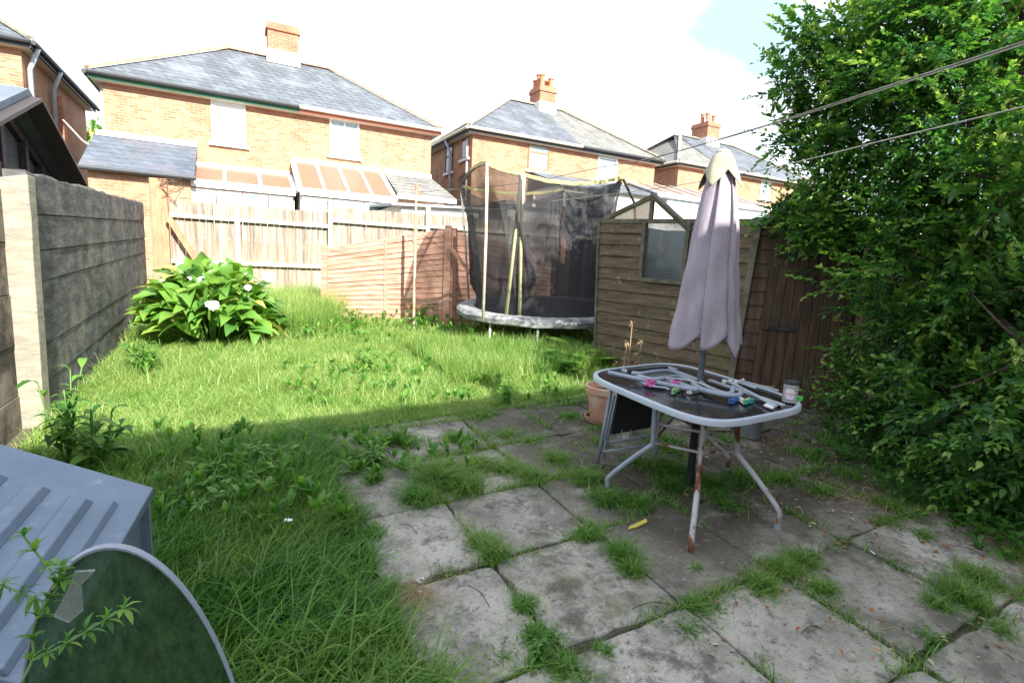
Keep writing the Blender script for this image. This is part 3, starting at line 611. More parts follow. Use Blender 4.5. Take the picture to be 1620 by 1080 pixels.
def near_post():
    # pale post at the near end of the wall
    c = [PG(38, 697), PG(78, 668)]
    v = VW0-.02; pl = PV(34, 690, v); pr = PV(79, 660, v)
    tl = PV(2, 285, v); tr = PV(53, 280, v)
    root = thing('concrete_post', 'pale square concrete post at the near end of the grey wall', 'post', (pl[0], v, gz(pl[0], v)))
    b = MB(); n = 12; ring = []
    for i in range(n+1):
        f = i/n; l = pl*(1-f)+tl*f; r = pr*(1-f)+tr*f
        if i == 0: l = l-(0, 0, .15); r = r-(0, 0, .15)
        j = random.uniform(-.004, .004)
        ring += [(l[0]+j, v-.17, l[2]), (r[0]+.01+j, v-.17, r[2]), (r[0]+.01, v, r[2]), (l[0], v, l[2])]
    fs = [(0, 1, 2, 3), tuple(4*n+m for m in range(4))]
    for i in range(n):
        for m in range(4): fs.append((i*4+m, i*4+(m+1) % 4, i*4+4+(m+1) % 4, i*4+4+m))
    b.add(ring, fs); b.build('shaft', M['concrete_post'], root, bevel=.008)
    # next bay of wall towards the camera, seen as a sliver at the frame edge
    ua = (pl[0]+tl[0])/2+.07
    b = MB()
    for i in range(5):
        b.box((ua-.14, v-2.6, gz(ua, v)-.15+i*.42), (ua-.02-.006*(i % 2), v-.175, gz(ua, v)-.16+(i+1)*.42))
    o = b.build('concrete_wall', noisemat('brown_weathered_concrete', [(.09, .065, .05), (.2, .16, .13), (.3, .26, .22)], 5, .95, .6, stain=[(2, .5, .6, (.06, .05, .045))]), base=gp(ua, v-2)); props(o, 'brown stained stretch of wall at the left frame edge, nearer than the pale post', 'wall')
near_post()

# ================================================================= BACK BOARD FENCE
def back_fence():
    VF = 12.3
    ul = UW+.25; uu = [PV(x, 340, VF)[0] for x in (268, 375, 522, 676)]
    posts = [PV(375, 340, VF)[0], PV(522, 340, VF)[0], PV(676, 345, VF)[0]]
    step = posts[2]-posts[1]
    ends = [PV(262, 330, VF)[0], posts[1]]
    while ends[-1] < 11.5: ends.append(ends[-1]+step)
    root = thing('board_fence', 'weathered grey vertical board fence across the back of the garden', 'fence', gp(ends[0], VF))
    for i in range(len(ends)-1):
        a, c = ends[i], ends[i+1]
        if i == 0: zt = (PV(290, 318, VF)[2]+PV(510, 334, VF)[2])/2
        elif i == 1: zt = (PV(530, 327, VF)[2]+PV(665, 339, VF)[2])/2
        else: zt = (PV(685, 338, VF)[2]+PV(735, 343, VF)[2])/2+.01*(i-2)
        b = MB(); u = a+.06
        while u < c-.07:
            w = random.uniform(.10, .145); t = random.uniform(-.02, .012)
            b.box((u, VF+.02+random.uniform(0, .012), gz(u, VF)-.05), (min(u+w-.008, c-.05), VF+.04+random.uniform(0, .01), zt+t)); u += w
        b.build('boards', M['fence_grey'], root)
        for zr in (zt-.30, zt-1.18, zt-1.85):
            b = MB(); b.box((a+.05, VF-.05, zr-.04), (c-.05, VF+.018, zr+.04)); b.build('rail', M['fence_rail'], root)
        b = MB(); pz = PV(522, 318, VF)[2] if i == 0 else (PV(676, 328, VF)[2] if i == 1 else zt+.1)
        b.box((c-.05, VF-.08, gz(c, VF)-.1), (c+.05, VF+.05, pz)); b.build('post', M['fence_rail'], root, bevel=.006)
    b = MB(); pu = posts[0]; b.box((pu-.05, VF-.075, gz(pu, VF)-.1), (pu+.05, VF+.015, PV(pu and 375, 322, VF)[2])); b.build('post', M['fence_rail'], root, bevel=.006)
back_fence()
# brown post with diagonal brace at the corner
v = VW1+.08; p = PV(236, 300, v); q = PV(264, 300, v); zt = PV(250, 282, v)[2]
root = thing('corner_post', 'thick orange-brown wooden post with a diagonal brace at the far end of the grey wall', 'post', (p[0], v, gz(p[0], v)))
b = MB(); b.box((p[0], v, gz(p[0], v)-.1), (q[0], v+.2, zt)); b.build('post', M['post_red'], root, bevel=.01)
b = MB(); d0 = PV(266, 343, min(v+.1, 12.15)); d1 = PV(328, 438, 12.13); b.beam(d0, d1, .09, .1); b.build('brace', M['post_red'], root)
b = MB(); e = PV(265, 285, v)
for i in range(10): b.tube([(e[0]+random.uniform(-.1, .2), v-.02, zt+.0), (e[0]+random.uniform(-.2, .3), v-.04, zt+random.uniform(-.15, .06)), (e[0]+random.uniform(-.15, .3), v-.03, zt-random.uniform(.1, .5))], .006, 5)
b.build('dead_vine', M['bark'], root)

# ================================================================= RED FENCE
def red_panel(p0, p1, ht0, ht1, label, slats, brace=None):
    """p0,p1 ground points; boards horizontal, between two posts"""
    root = thing('red_fence_panel', label, 'fence panel', p0)
    p0 = np.array(p0); p1 = np.array(p1); d = (p1-p0)[:2]; Ln = np.hypot(*d); d = d/Ln; nrm = np.array([d[1], -d[0]])
    if nrm @ p0[:2] > 0: nrm = -nrm
    nrm3 = np.array([*nrm, 0])
    b = MB()
    for i in range(slats):
        f0, f1 = i/slats, (i+1)/slats; n = 8
        for s in range(n):
            a, c = s/n, (s+1)/n
            def P(f, t, o): x = p0*(1-t)+p1*t; return np.array([x[0], x[1], x[2]+(ht0*(1-t)+ht1*t)*f])+nrm3*o
            w = [.004*math.sin(7*t+i*2.1) for t in (a, c)]
            o0 = .012+w[0]; o1 = .012+w[1]
            b.hexa([P(f0, a, o0+.016), P(f0, c, o1+.016), P(f0, c, -.01), P(f0, a, -.01), P(f1+.004, a, o0), P(f1+.004, c, o1), P(f1+.004, c, -.012), P(f1+.004, a, -.012)])
    b.build('slats', M['fence_red'], root)
    for t in (0, 1):
        x = p0*(1-t)+p1*t; h = (ht0, ht1)[t]+.06
        b = MB(); c = x+nrm3*.03
        b.beam(c-(0, 0, .1), c+(0, 0, h), .12, .07, up=tuple(nrm3)); b.build('post', M['fence_red'], root)
    for t in (.5,):
        x = p0*(1-t)+p1*t+nrm3*.025; b = MB(); b.beam(x, x+(0, 0, (ht0+ht1)/2-.02), .05, .02, up=tuple(nrm3)); b.build('batten', M['fence_red'], root)
    if brace is not None:
        b = MB(); b.beam(brace[0], brace[1], .09, .05); b.build('brace', M['fence_red'], root)
    return root
A = PY(515, 500, 9.9); A[2] = gz(A[0], A[1]); B = PY(706, 500, 9.75); B[2] = gz(B[0], B[1])
hA = PY(515, 393, 9.9)[2]-A[2]; hB = PY(700, 362, 9.75)[2]-B[2]
red_panel(A, B, hA, hB, 'sunlit red slatted fence panel rising to the right, left of the trampoline', 17)
B2 = PY(712, 500, 9.8); B2[2] = gz(B2[0], B2[1]); Cc = PY(884, 480, 12.1); Cc[2] = gz(Cc[0], Cc[1])
hB2 = PY(712, 366, 9.8)[2]-B2[2]; hC = PY(880, 404, 12.1)[2]-Cc[2]
red_panel(B2, Cc, hB2, hC, 'red slatted fence panel going back behind the trampoline net, with a diagonal brace', 15, brace=(PY(712, 390, 9.6), PY(752, 443, 9.5)))
bp = PY(886, 470, 12.0); bt = PY(884, 333, 12.0); b = MB(); b.box((bp[0]-.09, bp[1]-.06, gz(bp[0], bp[1])-.1), (bp[0]+.09, bp[1]+.06, bt[2]))
o = b.build('fence_post', M['post_red'], base=(bp[0], bp[1], gz(bp[0], bp[1])), bevel=.008); props(o, 'tall brown timber post seen through the trampoline net at the back fence', 'post')
# black sheet behind the trampoline
p0, p1 = PY(890, 490, 11.4), PY(1010, 490, 11.0); z1 = PY(900, 376, 11.2)[2]
b = MB(); n = 14; P = []
for i in range(n+1):
    f = i/n; x = p0*(1-f)+p1*f; P.append((x[0], x[1]+.04*math.sin(i*1.7)))
for i in range(n):
    (xa, ya), (xb, yb) = P[i], P[i+1]
    b.hexa([(xa, ya, gz(xa, ya)), (xb, yb, gz(xb, yb)), (xb, yb+.03, gz(xb, yb)), (xa, ya+.03, gz(xa, ya)), (xa, ya, z1+.02*math.sin(i)), (xb, yb, z1+.02*math.sin(i+1)), (xb, yb+.03, z1+.02*math.sin(i+1)), (xa, ya+.03, z1+.02*math.sin(i))])
o = b.build('black_sheet', plain('black_sheeting', (.018, .018, .022), .6), base=(p0[0], p0[1], gz(p0[0], p0[1]))); props(o, 'black sheeting standing against the fence behind the trampoline, beside the shed', 'sheeting')

# ================================================================= CLOTHES POLE AND LINES
cp = PY(655, 480, 9.3); cp[2] = gz(cp[0], cp[1]); ct_ = PY(660, 297, 9.3)
root = thing('clothes_pole', 'thin rusty metal clothes pole in front of the red slatted panel', 'pole', cp)
b = MB(); b.tube([cp-(0, 0, .1), (cp[0], cp[1], ct_[2]-.7)], .026, 10); b.tube([(cp[0], cp[1], ct_[2]-.7), (cp[0], cp[1], ct_[2])], .02, 10); b.build('shaft', noisemat('rusty_cream_pole', [(.30, .16, .09), (.55, .47, .38)], 6, .7, .2, (1, 1, .6)), root, smooth='auto')
b = MB(); b.tube([(cp[0]-.02, cp[1], ct_[2]-.1), (cp[0]+.09, cp[1], ct_[2]-.1), (cp[0]+.1, cp[1], ct_[2]-.02)], .012, 6); b.tube([(cp[0], cp[1], ct_[2]-.02), (cp[0], cp[1], ct_[2]+.05)], .03, 8); b.build('hook', M['chimney_pot'], root)
def rope(pts, label, r=.006, col='rope'):
    P = [PY(*p) for p in pts]; Q = []
    P = [Vector(p) for p in P]
    for i in range(len(P)-1):
        p0, p1, p2, p3 = P[max(i-1, 0)], P[i], P[i+1], P[min(i+2, len(P)-1)]
        for s in range(10):
            t = s/10; Q.append(.5*((2*p1)+(-p0+p2)*t+(2*p0-5*p1+4*p2-p3)*t*t+(-p0+3*p1-3*p2+p3)*t**3))
    Q.append(P[-1]); b = MB(); b.tube(Q, r, 6); o = b.build('clothes_line', M[col], base=tuple(P[0]), smooth=True); props(o, label, 'clothes line', 'washing lines from the clothes pole to the right edge'); return o
M['rope'] = noisemat('grey_line', [(.28, .27, .24), (.5, .47, .4)], 20, .8); M['rope_d'] = noisemat('dark_line', [(.10, .10, .09), (.3, .29, .27)], 6, .7)
rope([(660, 304, 9.25), (815, 291, 8.2), (945, 266, 7.0), (1036, 249, 6.2), (1200, 202, 4.8), (1400, 138, 3.4), (1640, 60, 2.5)], 'upper thick twisted washing line reaching the right edge high in front of the tree', .0055, 'rope_d')
rope([(660, 310, 9.25), (740, 317, 8.6), (844, 321, 8.0), (924, 295, 7.1), (1036, 251, 6.2), (1200, 204, 4.8), (1400, 141, 3.4), (1640, 64, 2.48)], 'washing line carrying the white peg, joining the upper line by the middle house', .0032)
rope([(660, 318, 9.25), (765, 331, 8.4), (850, 321, 7.8), (1033, 299, 6.0), (1200, 270, 4.6), (1400, 222, 3.3), (1640, 164, 2.5)], 'lower pale washing line passing in front of the parasol cap', .0042)
p = PY(845, 312, 7.95)
root = thing('clothes_peg', 'white clothes peg hanging on the washing line in front of the trampoline net', 'peg', p)
for s in (-1, 1):
    b = MB(); b.beam(p+(0, 0, .03), p+(s*.018, 0, -.14), .012, .02); b.build('prong', M['white'], root)
cab = MB(); cab.tube([PY(100, 190, 15), PY(130, 222, 14.5), PY(160, 243, 14.2), PY(200, 268, 14)], .018, 6); o = cab.build('cable', M['cream_trim'], base=tuple(PY(100, 190, 15))); props(o, 'pale slack cable sagging over the slate lean-to at the left', 'cable')
# ================================================================= TRAMPOLINE
def trampoline():
    HR = .50; ctr = np.array([*w2u(np.array([.56, 8.86, 0]))[:2], 0]); R = 1.5
    X0 = ctr; root = thing('trampoline', 'round garden trampoline with sagging black safety net and yellow top band, behind the shed', 'trampoline', gp(ctr[0], ctr[1]))
    def C_(ang, r, h):  # ang in world degrees from +X
        a = math.radians(ang)-AZ; u = ctr[0]+r*math.cos(a); v = ctr[1]+r*math.sin(a); return np.array([u, v, gz(u, v)+h])
    n = 72
    # padded rim
    vs, fs = [], []
    prof = [(R-.27, .035), (R-.15, .055), (R-.02, .045), (R+.02, .0), (R+.01, -.07), (R-.03, -.085), (R-.06, -.02), (R-.27, .0)]
    for i in range(n):
        a = 360*i/n; w = .008*math.sin(i*1.3)+.006*math.sin(i*.55)
        for k, (r, h) in enumerate(prof): vs.append(C_(a, r+random.uniform(-.003, .003), HR+h+(w if k in (3, 4, 5) else random.uniform(-.004, .004))))
    m = len(prof)
    for i in range(n):
        for k in range(m): fs.append((i*m+k, i*m+(k+1) % m, ((i+1) % n)*m+(k+1) % m, ((i+1) % n)*m+k))
    b = MB(); b.add(vs, fs); b.build('rim_pad', noisemat('mottled_pad', [(.08, .08, .085), (.24, .25, .26), (.46, .47, .48)], 9, .7, .4, stain=[(5, .58, .68, (.16, .2, .09)), (24, .55, .65, (.09, .09, .09))]), root, smooth='auto')
    b = MB(); b.poly([C_(360*i/n, R-.26, HR+.012) for i in range(n)]); b.build('mat', plain('black_mat', (.02, .02, .024), .7), root)
    # steel ring and legs
    b = MB(); b.tube([C_(360*i/36, R-.05, HR-.07) for i in range(37)], .022, 8, cap=False); b.build('ring', M['galv'], root, smooth=True)
    for a in (232, 262, 300, 350, 40, 95, 150):
        b = MB(); b.tube([C_(a, R-.06, HR-.07), C_(a, R-.03, .1), C_(a, R-.05, -.03)], .02, 8); b.build('leg', M['galv'], root, smooth=True)
    # net poles: base px/py, top px/py, depth
    def pole(pb, pt, r=.02, mat='galv', nm='net_pole'):
        b = MB(); b.tube([pb, pb*(.45)+pt*.55+np.array([.01, 0, 0]), pt], r, 8); b.build(nm, M[mat], root, smooth=True)
    top = {}
    d1 = PG(764, 507, HR)
    Y1 = u2w(d1)[1]; t1 = PY(771, 258, Y1-.1); pole(d1, t1, .022, 'pole_rust')
    b1 = PG(801, 499, HR+.04); b2_ = PG(822, 499, HR+.04); Y2 = u2w(b1)[1]
    ta = PY(824, 276, Y2-.25); tb = PY(829, 277, Y2-.25); mid_a = PY(819, 335, Y2-.15); mid_b = PY(825, 335, Y2-.15)
    for q in ((b1, mid_a, ta), (b2_, mid_b, tb)):
        b = MB(); b.tube(q, .026, 8); o = b.build('net_pole', M['pole_foam'], root, smooth=True)
    d3 = PY(1008, 500, 8.9); t3 = PY(985, 281, 8.3); m3 = PY(1004, 322, 8.7); b = MB(); b.tube([d3, m3, t3], .022, 8); b.build('net_pole', M['dark_trim'], root, smooth=True)
    d4 = PY(742, 478, 9.5); t4 = PY(729, 294, 9.6); pole(d4, t4)
    d5 = PY(880, 468, 10.25); t5 = PY(890, 300, 10.2); pole(d5, t5, .02, 'dark_trim')
    # net as ruled surface between bottom ring points and top band, sagging between poles
    knots = [(t4, 160), (t1, 232), ((ta+tb)/2, 262), (t3, 345), (t5, 80), (t4, 160)]
    sag = [.02, .05, .17, .5, .26]
    def bot(a): return C_(a, R-.3, HR+.03)
    angs = [165, 236, 262, 350, 440, 525]
    segs = 26; rows = 20; P = []
    for k in range(5):
        A_, B_ = knots[k][0], knots[k+1][0]; a0, a1 = angs[k], angs[k+1]
        for s in range(segs if k < 4 else segs+1):
            f = s/segs; tp = A_*(1-f)+B_*f
            # bulge outward along the circle
            bt = bot(a0+(a1-a0)*f); ch = np.array([*(tp[:2]-ctr[:2]), 0]); rr = np.hypot(*ch[:2])
            bulge = 4*f*(1-f)*.32
            tp = tp+ch/max(rr, .01)*bulge*.6-np.array([0, 0, sag[k]*4*f*(1-f)])
            col = []
            for r in range(rows+1):
                g = r/rows; p = bt*(1-g)+tp*g
                pin = -.17*math.sin(math.pi*g)*(.75+.25*math.sin(f*6.28*2+k))-.018*math.sin(f*25+g*4+k)*math.sin(math.pi*g)
                p = p+ch/max(rr, .01)*pin
                col.append(p)
            P.append(col)
    P = np.array(P)[None]  # 1, n, rows+1, 3
    strips('net', P, M['net'], root, smooth=True)
    # front yellow band + dark hem
    for (a_, b__, sg, m_) in ((t4, t1, -.10, 'band'), (t1, (ta+tb)/2, .03, 'band'), ((ta+tb)/2, t3, .10, 'band'), (t3, t5, .28, 'band_dark'), (t5, t4, .1, 'band')):
        q = [a_*(1-f)+b__*f-np.array([0, 0, sg*4*f*(1-f)+random.uniform(-.006, .006)]) for f in np.linspace(0, 1, 20)]
        b = MB()
        for i in range(19): b.beam(q[i], q[i+1]+(q[i+1]-q[i])*.05, .03, .05 if m_ == 'band' else .03)
        b.build('top_band', M[m_], root)
    # gathered net bundle hanging inside at the left
    b = MB(); q = [PY(x, y, Y) for x, y, Y in ((744, 340, 9.3), (750, 400, 9.25), (752, 445, 9.2), (768, 478, 9.0), (790, 492, 8.6))]; b.tube(q, [.05, .09, .1, .09, .04], 9); b.build('net_fold', M['net_dense'], root, smooth=True)
    b = MB(); q = [PY(x, y, Y) for x, y, Y in ((833, 375, 9.9), (836, 410, 9.9), (842, 440, 9.9), (832, 466, 9.9))]; b.tube(q, [.05, .07, .09, .06], 9); b.build('net_fold', M['net_dense'], root, smooth=True)
    # slack double layer at the right
    Q = []
    for s in range(15):
        f = s/14; tp = PY(897+f*88, 302+f*(-8)+6*math.sin(f*5), 9.6-f*.8); bt = PY(890+f*58, 376+4*math.sin(f*9), 9.6-f*.6)
        Q.append([bt*(1-g)+tp*g+np.array([0, .04*math.sin(g*9+f*7), 0]) for g in np.linspace(0, 1, 8)])
    strips('net_fold', np.array(Q)[None], M['net_grey'], root, smooth=True)
M['galv'] = noisemat('galvanised', [(.32, .32, .31), (.55, .55, .53)], 8, .5, metal=.4, stain=[(6, .6, .7, (.3, .15, .07))])
M['pole_rust'] = noisemat('white_rusty_pole', [(.48, .22, .10), (.66, .62, .55), (.74, .72, .66)], 1.6, .6, stain=[(5, .62, .7, (.4, .18, .08))])
M['pole_foam'] = noisemat('yellowed_foam', [(.50, .46, .24), (.68, .65, .46)], 7, .8, .3)
M['net'] = seethru('black_net', (.045, .045, .05), .76, weave=2)
M['net_dense'] = seethru('black_net_dense', (.03, .03, .033), .82)
M['net_grey'] = seethru('grey_net', (.07, .08, .10), .86, weave=3)
M['band'] = noisemat('yellow_band', [(.34, .31, .12), (.56, .52, .24)], 8, .7)
M['band_dark'] = noisemat('dirty_yellow_hem', [(.10, .10, .04), (.3, .28, .1)], 8, .7)
trampoline()

# ================================================================= SHED
def shed():
    BL = PG(942, 575); BR = PG(1153, 628)
    YL = u2w(BL)[1]; YR = u2w(BR)[1]
    TL = PY(950, 350, YL+.02); TR = PY(1203, 350, YR+.05)
    root = thing('garden_shed', 'leaning mossy wooden shed with a stripped roof gable and one window, beside the trampoline', 'shed', BL)
    d = np.array([*(BR-BL)[:2], 0]); Ln = np.hypot(*d[:2]); d /= Ln; nr = np.array([-d[1], d[0], 0]);
    if nr[:2] @ BL[:2] > 0: nr = -nr   # outward, toward camera
    def P(s, t, o=0):   # s along 0..1, t up 0..1, o outward
        lo = BL*(1-s)+BR*s; hi = TL*(1-s)+TR*s; return lo*(1-t)+hi*t+nr*o
    def find(x, y):     # invert pixel to (s,t) on the wall by search
        best = None
        r = w2u(ray(x, y)); o = np.array([0, 0, H]); nn = np.cross(P(1, 0)-P(0, 0), P(0, 1)-P(0, 0)); k = ((BL-o)@nn)/(r@nn); X = o+k*r
        S = .5; T = .5
        for _ in range(30):
            E = X-P(S, T); a = P(S+.01, T)-P(S, T); c = P(S, T+.01)-P(S, T); a /= .01; c /= .01
            A_ = np.array([[a@a, a@c], [a@c, c@c]]); S2, T2 = np.linalg.solve(A_, [E@a, E@c]); S += S2; T += T2
        return S, T
    w0 = find(1012, 441); w1 = find(1078, 448); w2 = find(1022, 350); w3 = find(1082, 358)
    sl_, sr_ = (w0[0]+w2[0])/2-.005, (w1[0]+w3[0])/2+.005; tb = (w0[1]+w1[1])/2
    nb = 13; b = MB()
    def board(s0, s1, t0, t1):
        j = random.uniform(-.003, .003)
        b.hexa([P(s0, t0, .028+j), P(s1, t0, .028+j), P(s1, t0, .0), P(s0, t0, .0), P(s0, t1+.006, .008), P(s1, t1+.006, .008), P(s1, t1+.006, -.006), P(s0, t1+.006, -.006)])
    for i in range(nb):
        t0, t1 = i/nb, (i+1)/nb
        if t1 <= tb+.02: board(0, 1, t0, t1)
        else: board(0, sl_, t0, t1); board(sr_, 1, t0, t1)
    b.build('front_boards', M['shed'], root)
    # window
    b = MB(); tt = .97
    for s in (sl_, sr_): b.beam(P(s, tb, .02), P(s, tt+.03, .02), .045, .06, up=tuple(nr))
    b.beam(P(sl_, tb, .02), P(sr_, tb, .02), .06, .045); b.beam(P(-.0, 1.0, .0), P(1, 1.0, .0), .06, .05)
    wf = b.build('window_frame', M['shed_frame'], root)
    b = MB(); b.hexa([P(sl_, tb, .0), P(sr_, tb, .0), P(sr_, tb, -.008), P(sl_, tb, -.008), P(sl_, 1, .0), P(sr_, 1, .0), P(sr_, 1, -.008), P(sl_, 1, -.008)]); b.build('pane', M['acrylic'], wf)
    # gable skeleton: apex above window's left jamb
    ap = find(1027, 309); le = find(956, 351); re = find(1090, 368)
    A_ = P(ap[0], ap[1], -.02); L_ = P(0, 1.0, .0); R_ = P(re[0], min(re[1], 1.0), 0)
    b = MB(); b.beam(L_, A_, .05, .05); b.beam(A_, P(ap[0], 1.0, -.02), .04, .05, up=tuple(nr)); fr = b.build('gable_frame', M['shed_frame'], root)
    b = MB(); b.beam(A_, R_, .06, .045); b.beam(A_+(0, 0, .03), R_+(0, 0, .04), .12, .015); b.build('rafter', M['shed_frame'], root)
    b = MB(); b.prism([P(0.02, 1.01, -.01), P(ap[0], 1.01, -.01), A_-(0, 0, .03)], -nr*.008); b.build('gable_panel', seethru('stained_acrylic', (.40, .29, .17), .7, .3, .5), root)
    # corner trim
    for s, w in ((0, .03), (1, .07)):
        b = MB(); b.beam(P(s, 0, .03), P(s, 1.02, .03), w, .025, up=tuple(nr)); b.build('corner_trim', M['shed_frame'], root)
    # inside floor/back so the window looks into a dim interior
    dep = np.array([nr[0], nr[1], 0])*-1.55
    b = MB(); p0, p1, p2, p3 = P(0, 0), P(1, 0), P(1, 1), P(0, 1)
    b.prism([p0+dep, p1+dep, p2+dep, p3+dep], -nr*.02); b.prism([p0-nr*.03, p0+dep, p3+dep, p3-nr*.03], d*.02); b.build('back_wall', M['shed_dark'], root)
    b = MB(); b.prism([p0+dep+(0, 0, .05), p1+dep+(0, 0, .05), p1-nr*.04+(0, 0, .05), p0-nr*.04+(0, 0, .05)], (0, 0, .02)); b.build('floor', M['shed_dark'], root)
    # dark door side: lapped strip then vertical boards
    S0b, S0t = P(1.0, 0), P(1.0, 1.0)
    E = PG(1335, 655); E = np.array([*E[:2], gz(E[0], E[1])]); Et = PY(1372, 352, u2w(E)[1]+.1)
    d2 = E-S0b; d2[2] = 0; d2 /= np.hypot(*d2[:2]); n2 = np.array([-d2[1], d2[0], 0]);
    if n2[:2] @ S0b[:2] > 0: n2 = -n2
    def Q(s, t, o=0): return (S0b*(1-s)+E*s)*(1-t)+(S0t*(1-s)+Et*s)*t+n2*o
    b = MB()
    for i in range(nb):
        t0, t1 = i/nb, (i+1)/nb
        b.hexa([Q(.0, t0, .03), Q(.17, t0, .03), Q(.17, t0, 0), Q(0, t0, 0), Q(0, t1+.006, .01), Q(.17, t1+.006, .01), Q(.17, t1+.006, -.006), Q(0, t1+.006, -.006)])
    b.build('side_boards', M['shed_dark'], root)
    b = MB(); b.hexa([Q(.17, 0, -.002), Q(1.0, 0, -.002), Q(1.0, 0, -.02), Q(.17, 0, -.02), Q(.17, .98, -.002), Q(1.0, .98, -.002), Q(1.0, .98, -.02), Q(.17, .98, -.02)]); b.build('door_backing', M['shed_dark'], root)
    b = MB(); k = 9
    for i in range(k):
        s0 = .175+.8*i/k; s1 = .175+.8*(i+1)/k-.006; o = random.uniform(0, .006)
        b.hexa([Q(s0, .01, .03+o), Q(s1, .01, .022+o), Q(s1, .01, 0), Q(s0, .01, 0), Q(s0, .985, .03+o), Q(s1, .985, .022+o), Q(s1, .985, 0), Q(s0, .985, 0)])
    dr = b.build('door', M['shed_dark'], root)
    for t in (.42, .82):
        b = MB(); b.beam(Q(.18, t, .045), Q(.5, t, .045), .012, .035); b.build('hinge', M['felt'], dr)
    b = MB(); m = Q(.35, 1.12, .05)
    b.prism([Q(-.02, .985, .06), Q(.35, 1.2, .06), Q(.36, 1.16, .06), Q(.02, .95, .06)], -n2*1.6); b.prism([Q(.35, 1.2, .055), Q(.95, .99, .055), Q(.93, .95, .055), Q(.36, 1.16, .055)], -n2*1.6); b.build('roof', M['felt'], root)
    b = MB(); b.prism([Q(.0, .975, .012), Q(.93, .975, .012), Q(.35, 1.165, .012)], -n2*.03); b.build('gable', M['shed_dark'], root)
shed()

# ================================================================= TABLE, PARASOL, CHAIR
TN = Vector((-G1, -G2, 1)).normalized()
def tz(u, v, h): return np.array([u, v, gz(u, v)+h])
TU0, TU1, TV0, TV1 = 2.24, 3.20, 1.90, 3.14; TH = .72
M['alu'] = noisemat('grey_blue_frame', [(.22, .26, .32), (.31, .355, .42)], 6, .45, spec=.5)
M['alu_white'] = noisemat('pale_blue_grey_rim', [(.36, .41, .48), (.44, .49, .56)], 5, .4, spec=.5, stain=[(12, .66, .74, (.3, .3, .3))])
M['leg_rust'] = noisemat('peeling_rusty_leg', [(.10, .04, .022), (.22, .09, .045), (.36, .35, .37), (.42, .42, .46)], 6, .7, .4, (1, 1, .4), pos=(.42, .56))
M['glass_top'] = noisemat('dark_glass', [(.012, .013, .015), (.03, .03, .032)], 5, .12, spec=.8, stain=[(7, .56, .66, (.10, .09, .075)), (30, .62, .7, (.3, .28, .25))])
M['black_fabric'] = noisemat('black_mesh_fabric', [(.012, .012, .014), (.03, .03, .032)], 60, .85)
